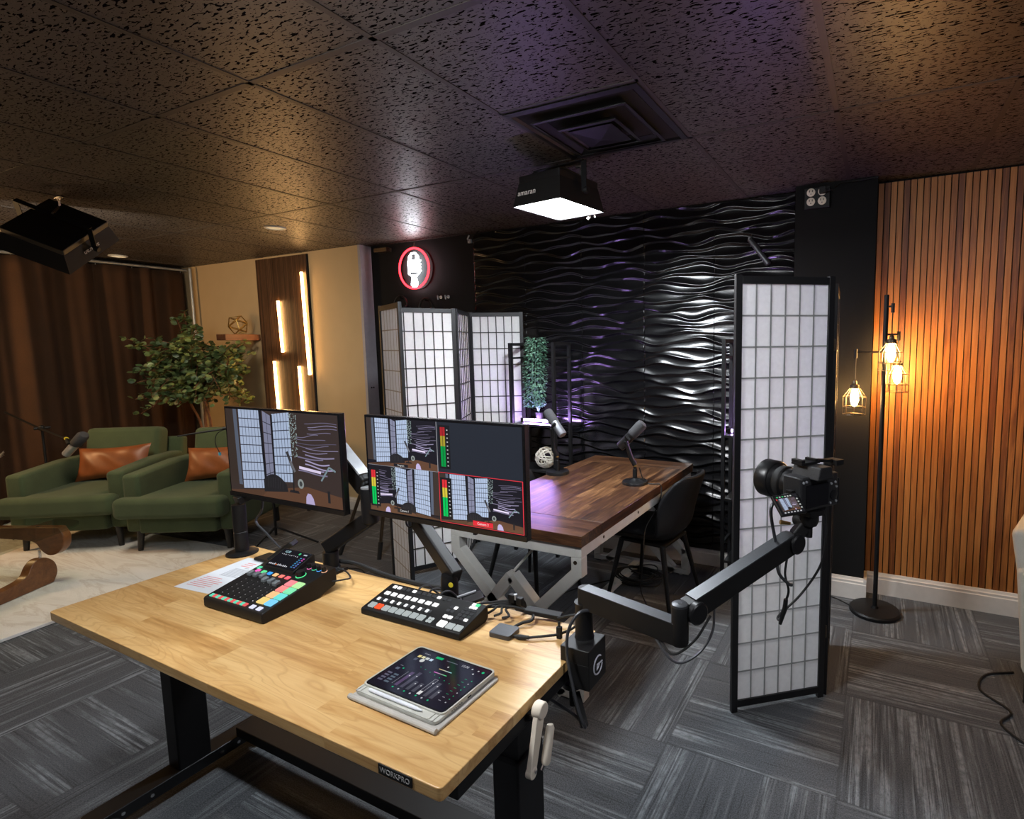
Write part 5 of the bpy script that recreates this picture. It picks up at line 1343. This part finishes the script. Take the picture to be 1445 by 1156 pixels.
for p in ((.042, z + .060), (.058, z + .062), (.062, z + .050), (.040, z + .010), (.062, z + .012), (-.060, z + .075), (-.050, z + .076)): b.lathe([(.003, 0), (.003, .003)], (p[0], -.030, p[1]), (0, -1, 0), 10)
part(t, 'button', b, m_silver)
part(t, 'mode_dial', MB().lathe([(.011, 0), (.012, .002), (.012, .010), (.010, .012)], (.048, .005, z + .086), n=24), m_blacks)
part(t, 'cold_shoe', MB().bx(-.046, -.012, z + .112, .022, .022, z + .118).bx(-.046, -.012, z + .118, -.034, .022, z + .126).bx(.004, -.012, z + .118, .014, .022, z + .124), m_blackm, bevel=.001)
part(t, 'top_handle', MB().tube([(.012, .0, z + .118), (.06, .0, z + .112), (.098, .004, z + .108)], .005, 8).bx(.080, -.016, z + .098, .108, .020, z + .112), m_blackm)
part(t, 'strap_lug', MB().tube([(.074, .0, z + .075), (.088, -.012, z + .050)], .0035, 6), glow('blue_reflection', (.2, .4, .9), .15) if False else m_alu)
part(t, 'side_grip_plate', MB().bx(.072, -.028, z + .0, .079, .045, z + .07), m_blackm, bevel=.002)
ln_ = part(t, 'lens', MB().lathe([(.036, .030), (.038, .034), (.038, .058), (.041, .062), (.041, .080), (.039, .082), (.039, .086), (.042, .089), (.047, .100)], (-.012, 0, z + .050), (0, 1, 0), 40), m_blacks)
part(ln_, 'lens_hood', MB().lathe([(.0475, .096), (.0510, .101), (.0510, .136), (.0485, .136), (.046, .104)], (-.012, 0, z + .050), (0, 1, 0), 40), m_blacks)
part(ln_, 'front_glass', MB().lathe([(.044, .102), (.03, .106), (.0, .108)], (-.012, 0, z + .050), (0, 1, 0), 32), m_screenblack)
part(ln_, 'focus_ring', MB().lathe([(.0418, .064), (.0424, .066), (.0424, .080), (.0418, .082)], (-.012, 0, z + .050), (0, 1, 0), 40), m_rubber)
# flipped-out screen hinged at the left side
Mf = Matrix.Translation((-.070, -.034, z + .028)) @ Matrix.Rotation(math.radians(-6), 4, 'Z') @ Matrix.Rotation(math.radians(-46), 4, 'X') @ Matrix.Rotation(math.radians(0), 4, 'Y')
b = MB(); b.M = Mf; b.bx(-.078, -.004, -.028, -.002, .004, .028)
fs = part(t, 'flip_screen', b, m_blacks, bevel=.002)
part(t, 'hinge', MB().tube([(-.072, -.026, z + .028), (-.066, -.026, z + .028)], .006, 10), m_blackm)
R3 = Mf.to_3x3(); O3 = Mf @ Vector((-.074, -.0042, -.025))
c = Canvas(O3, R3 @ Vector((.068, 0, 0)), R3 @ Vector((0, 0, .050)), .0002)
c.rect(0, 0, 1, 1, (.010, .010, .012), 0)
feed(c, .06, .16, .80, .68, (.10, .07, .07), .9, l=2)
for i in range(6): c.rect(.08 + .12 * i, .89, .15 + .12 * i, .95, (.5, .52, .5) if i not in (0, 2) else (.05, .45, .15), 20); c.rect(.08 + .14 * i, .04, .15 + .14 * i, .10, (.5, .5, .52), 20)
for j in range(4): c.rect(.89, .2 + .16 * j, .96, .27 + .16 * j, (.45, .48, .45), 20)
c.rect(.02, .75, .06, .84, (.6, .05, .05), 20)
part(fs, 'screen_image', c.b, m_disp, smooth=False)
b = MB().tube([(-.070, -.01, z + .045), (-.088, .0, z + .040), (-.095, .02, z + .030)], .006, 8).cb((-.076, -.004, z + .046), (.014, .018, .016))
part(t, 'cable_plug', b, m_blackp, bevel=.001)
def wp(x, y, zz):
    return Matrix.Translation(CB) @ Matrix.Rotation(math.radians(56), 4, 'Z') @ Vector((x, y, zz))
p0 = wp(-.095, .02, z + .030)
cable('dark cable hanging from the camera lens side down past the arm end', [tuple(p0), tuple(p0 + Vector((-.012, -.02, -.03))), (-.215, 1.385, 1.04), (-.208, 1.375, .985), (-.186, 1.385, .955), (-.176, 1.39, .950)], .0042, m_alud)
p1 = wp(.045, -.01, z + .004)
cable('thin black cable with inline plug hanging in a loop under the camera', [tuple(p1), (p1.x + .006, p1.y, 1.06), (p1.x - .005, p1.y - .01, .98), (p1.x - .05, p1.y - .03, .90), (p1.x - .10, p1.y - .06, .845), (-.205, 1.400, .842)], .003)
cable('short black lead dropping from the arm end to the inline plug', [(-.192, 1.415, 1.02), (-.196, 1.405, .97), (-.186, 1.40, .93), (-.192, 1.40, .90)], .003)
b = MB().tube([(-.192, 1.40, .905), (-.194, 1.40, .88), (-.200, 1.40, .86), (-.205, 1.40, .835)], [.0055, .0065, .0065, .004], 8)
solo('inline_plug', 'slim black inline plug hanging below the end of the camera arm', 'plug', b, m_blackp)
cable('grey cable draped from the camera arm over its clamp and down below the desk', [(-.628, 1.170, .888), (-.652, 1.14, .892), (-.672, 1.118, .855), (-.672, 1.105, .80), (-.650, 1.090, .735), (-.625, 1.080, .67), (-.612, 1.085, .632), (-.66, 1.12, .625), (-.74, 1.13, .64)], .0042, m_alud)
cable('dark cable looping under the elbow of the camera arm', [(-.44, 1.12, .882), (-.40, 1.095, .862), (-.37, 1.10, .853), (-.335, 1.125, .875), (-.315, 1.15, .915), (-.322, 1.19, .945)], .003, m_alud)
cable('thin black cable hanging close under the elbow of the camera arm', [(-.43, 1.12, .882), (-.39, 1.10, .868), (-.35, 1.13, .895), (-.325, 1.17, .94)], .003)

# ------------------------------------------------------------------ other lights of the place
def lamp(name, kind, loc, col, energy, size=.1):
    L = bpy.data.lights.new(name, kind); L.color = col; L.energy = energy
    if kind == 'POINT': L.shadow_soft_size = size
    o = bpy.data.objects.new(name, L); COL.objects.link(o); o.location = loc; return o
lamp('warm_floor_lamp_light', 'POINT', (-6.62, .75, 1.78), (1.0, .60, .27), 78, .14)

w = bpy.data.worlds.new('World'); sc.world = w; w.use_nodes = True
w.node_tree.nodes['Background'].inputs[0].default_value = (.50, .47, .62, 1)
w.node_tree.nodes['Background'].inputs[1].default_value = .045

# ------------------------------------------------------------------ camera: 16 mm view cropped off-centre
cam = bpy.data.cameras.new('Camera'); co = bpy.data.objects.new('Camera', cam); COL.objects.link(co)
yw, pt, rl = (math.radians(a) for a in (-26.1835, 5.87775, .70688))
f = Vector((math.sin(yw) * math.cos(pt), math.cos(yw) * math.cos(pt), -math.sin(pt)))
rt = Vector((math.cos(yw), -math.sin(yw), 0)); dn = f.cross(rt)
r2_, d2_ = rt * math.cos(rl) + dn * math.sin(rl), dn * math.cos(rl) - rt * math.sin(rl)
M = Matrix((( r2_.x, -d2_.x, -f.x, 0), (r2_.y, -d2_.y, -f.y, 0), (r2_.z, -d2_.z, -f.z, 1.56), (0, 0, 0, 1)))
co.matrix_world = M
cam.sensor_fit = 'HORIZONTAL'; cam.sensor_width = 36; cam.lens = 36 * 769.65 / 1445
cam.shift_x = (722.5 - 860.86) / 1445; cam.shift_y = (566.35 - 578) / 1445; cam.clip_start = .02
sc.camera = co
sc.view_settings.view_transform = 'Standard'; sc.view_settings.look = 'None'
sc.view_settings.exposure = 0.0; sc.view_settings.gamma = 1.0; sc.view_settings.use_curve_mapping = False
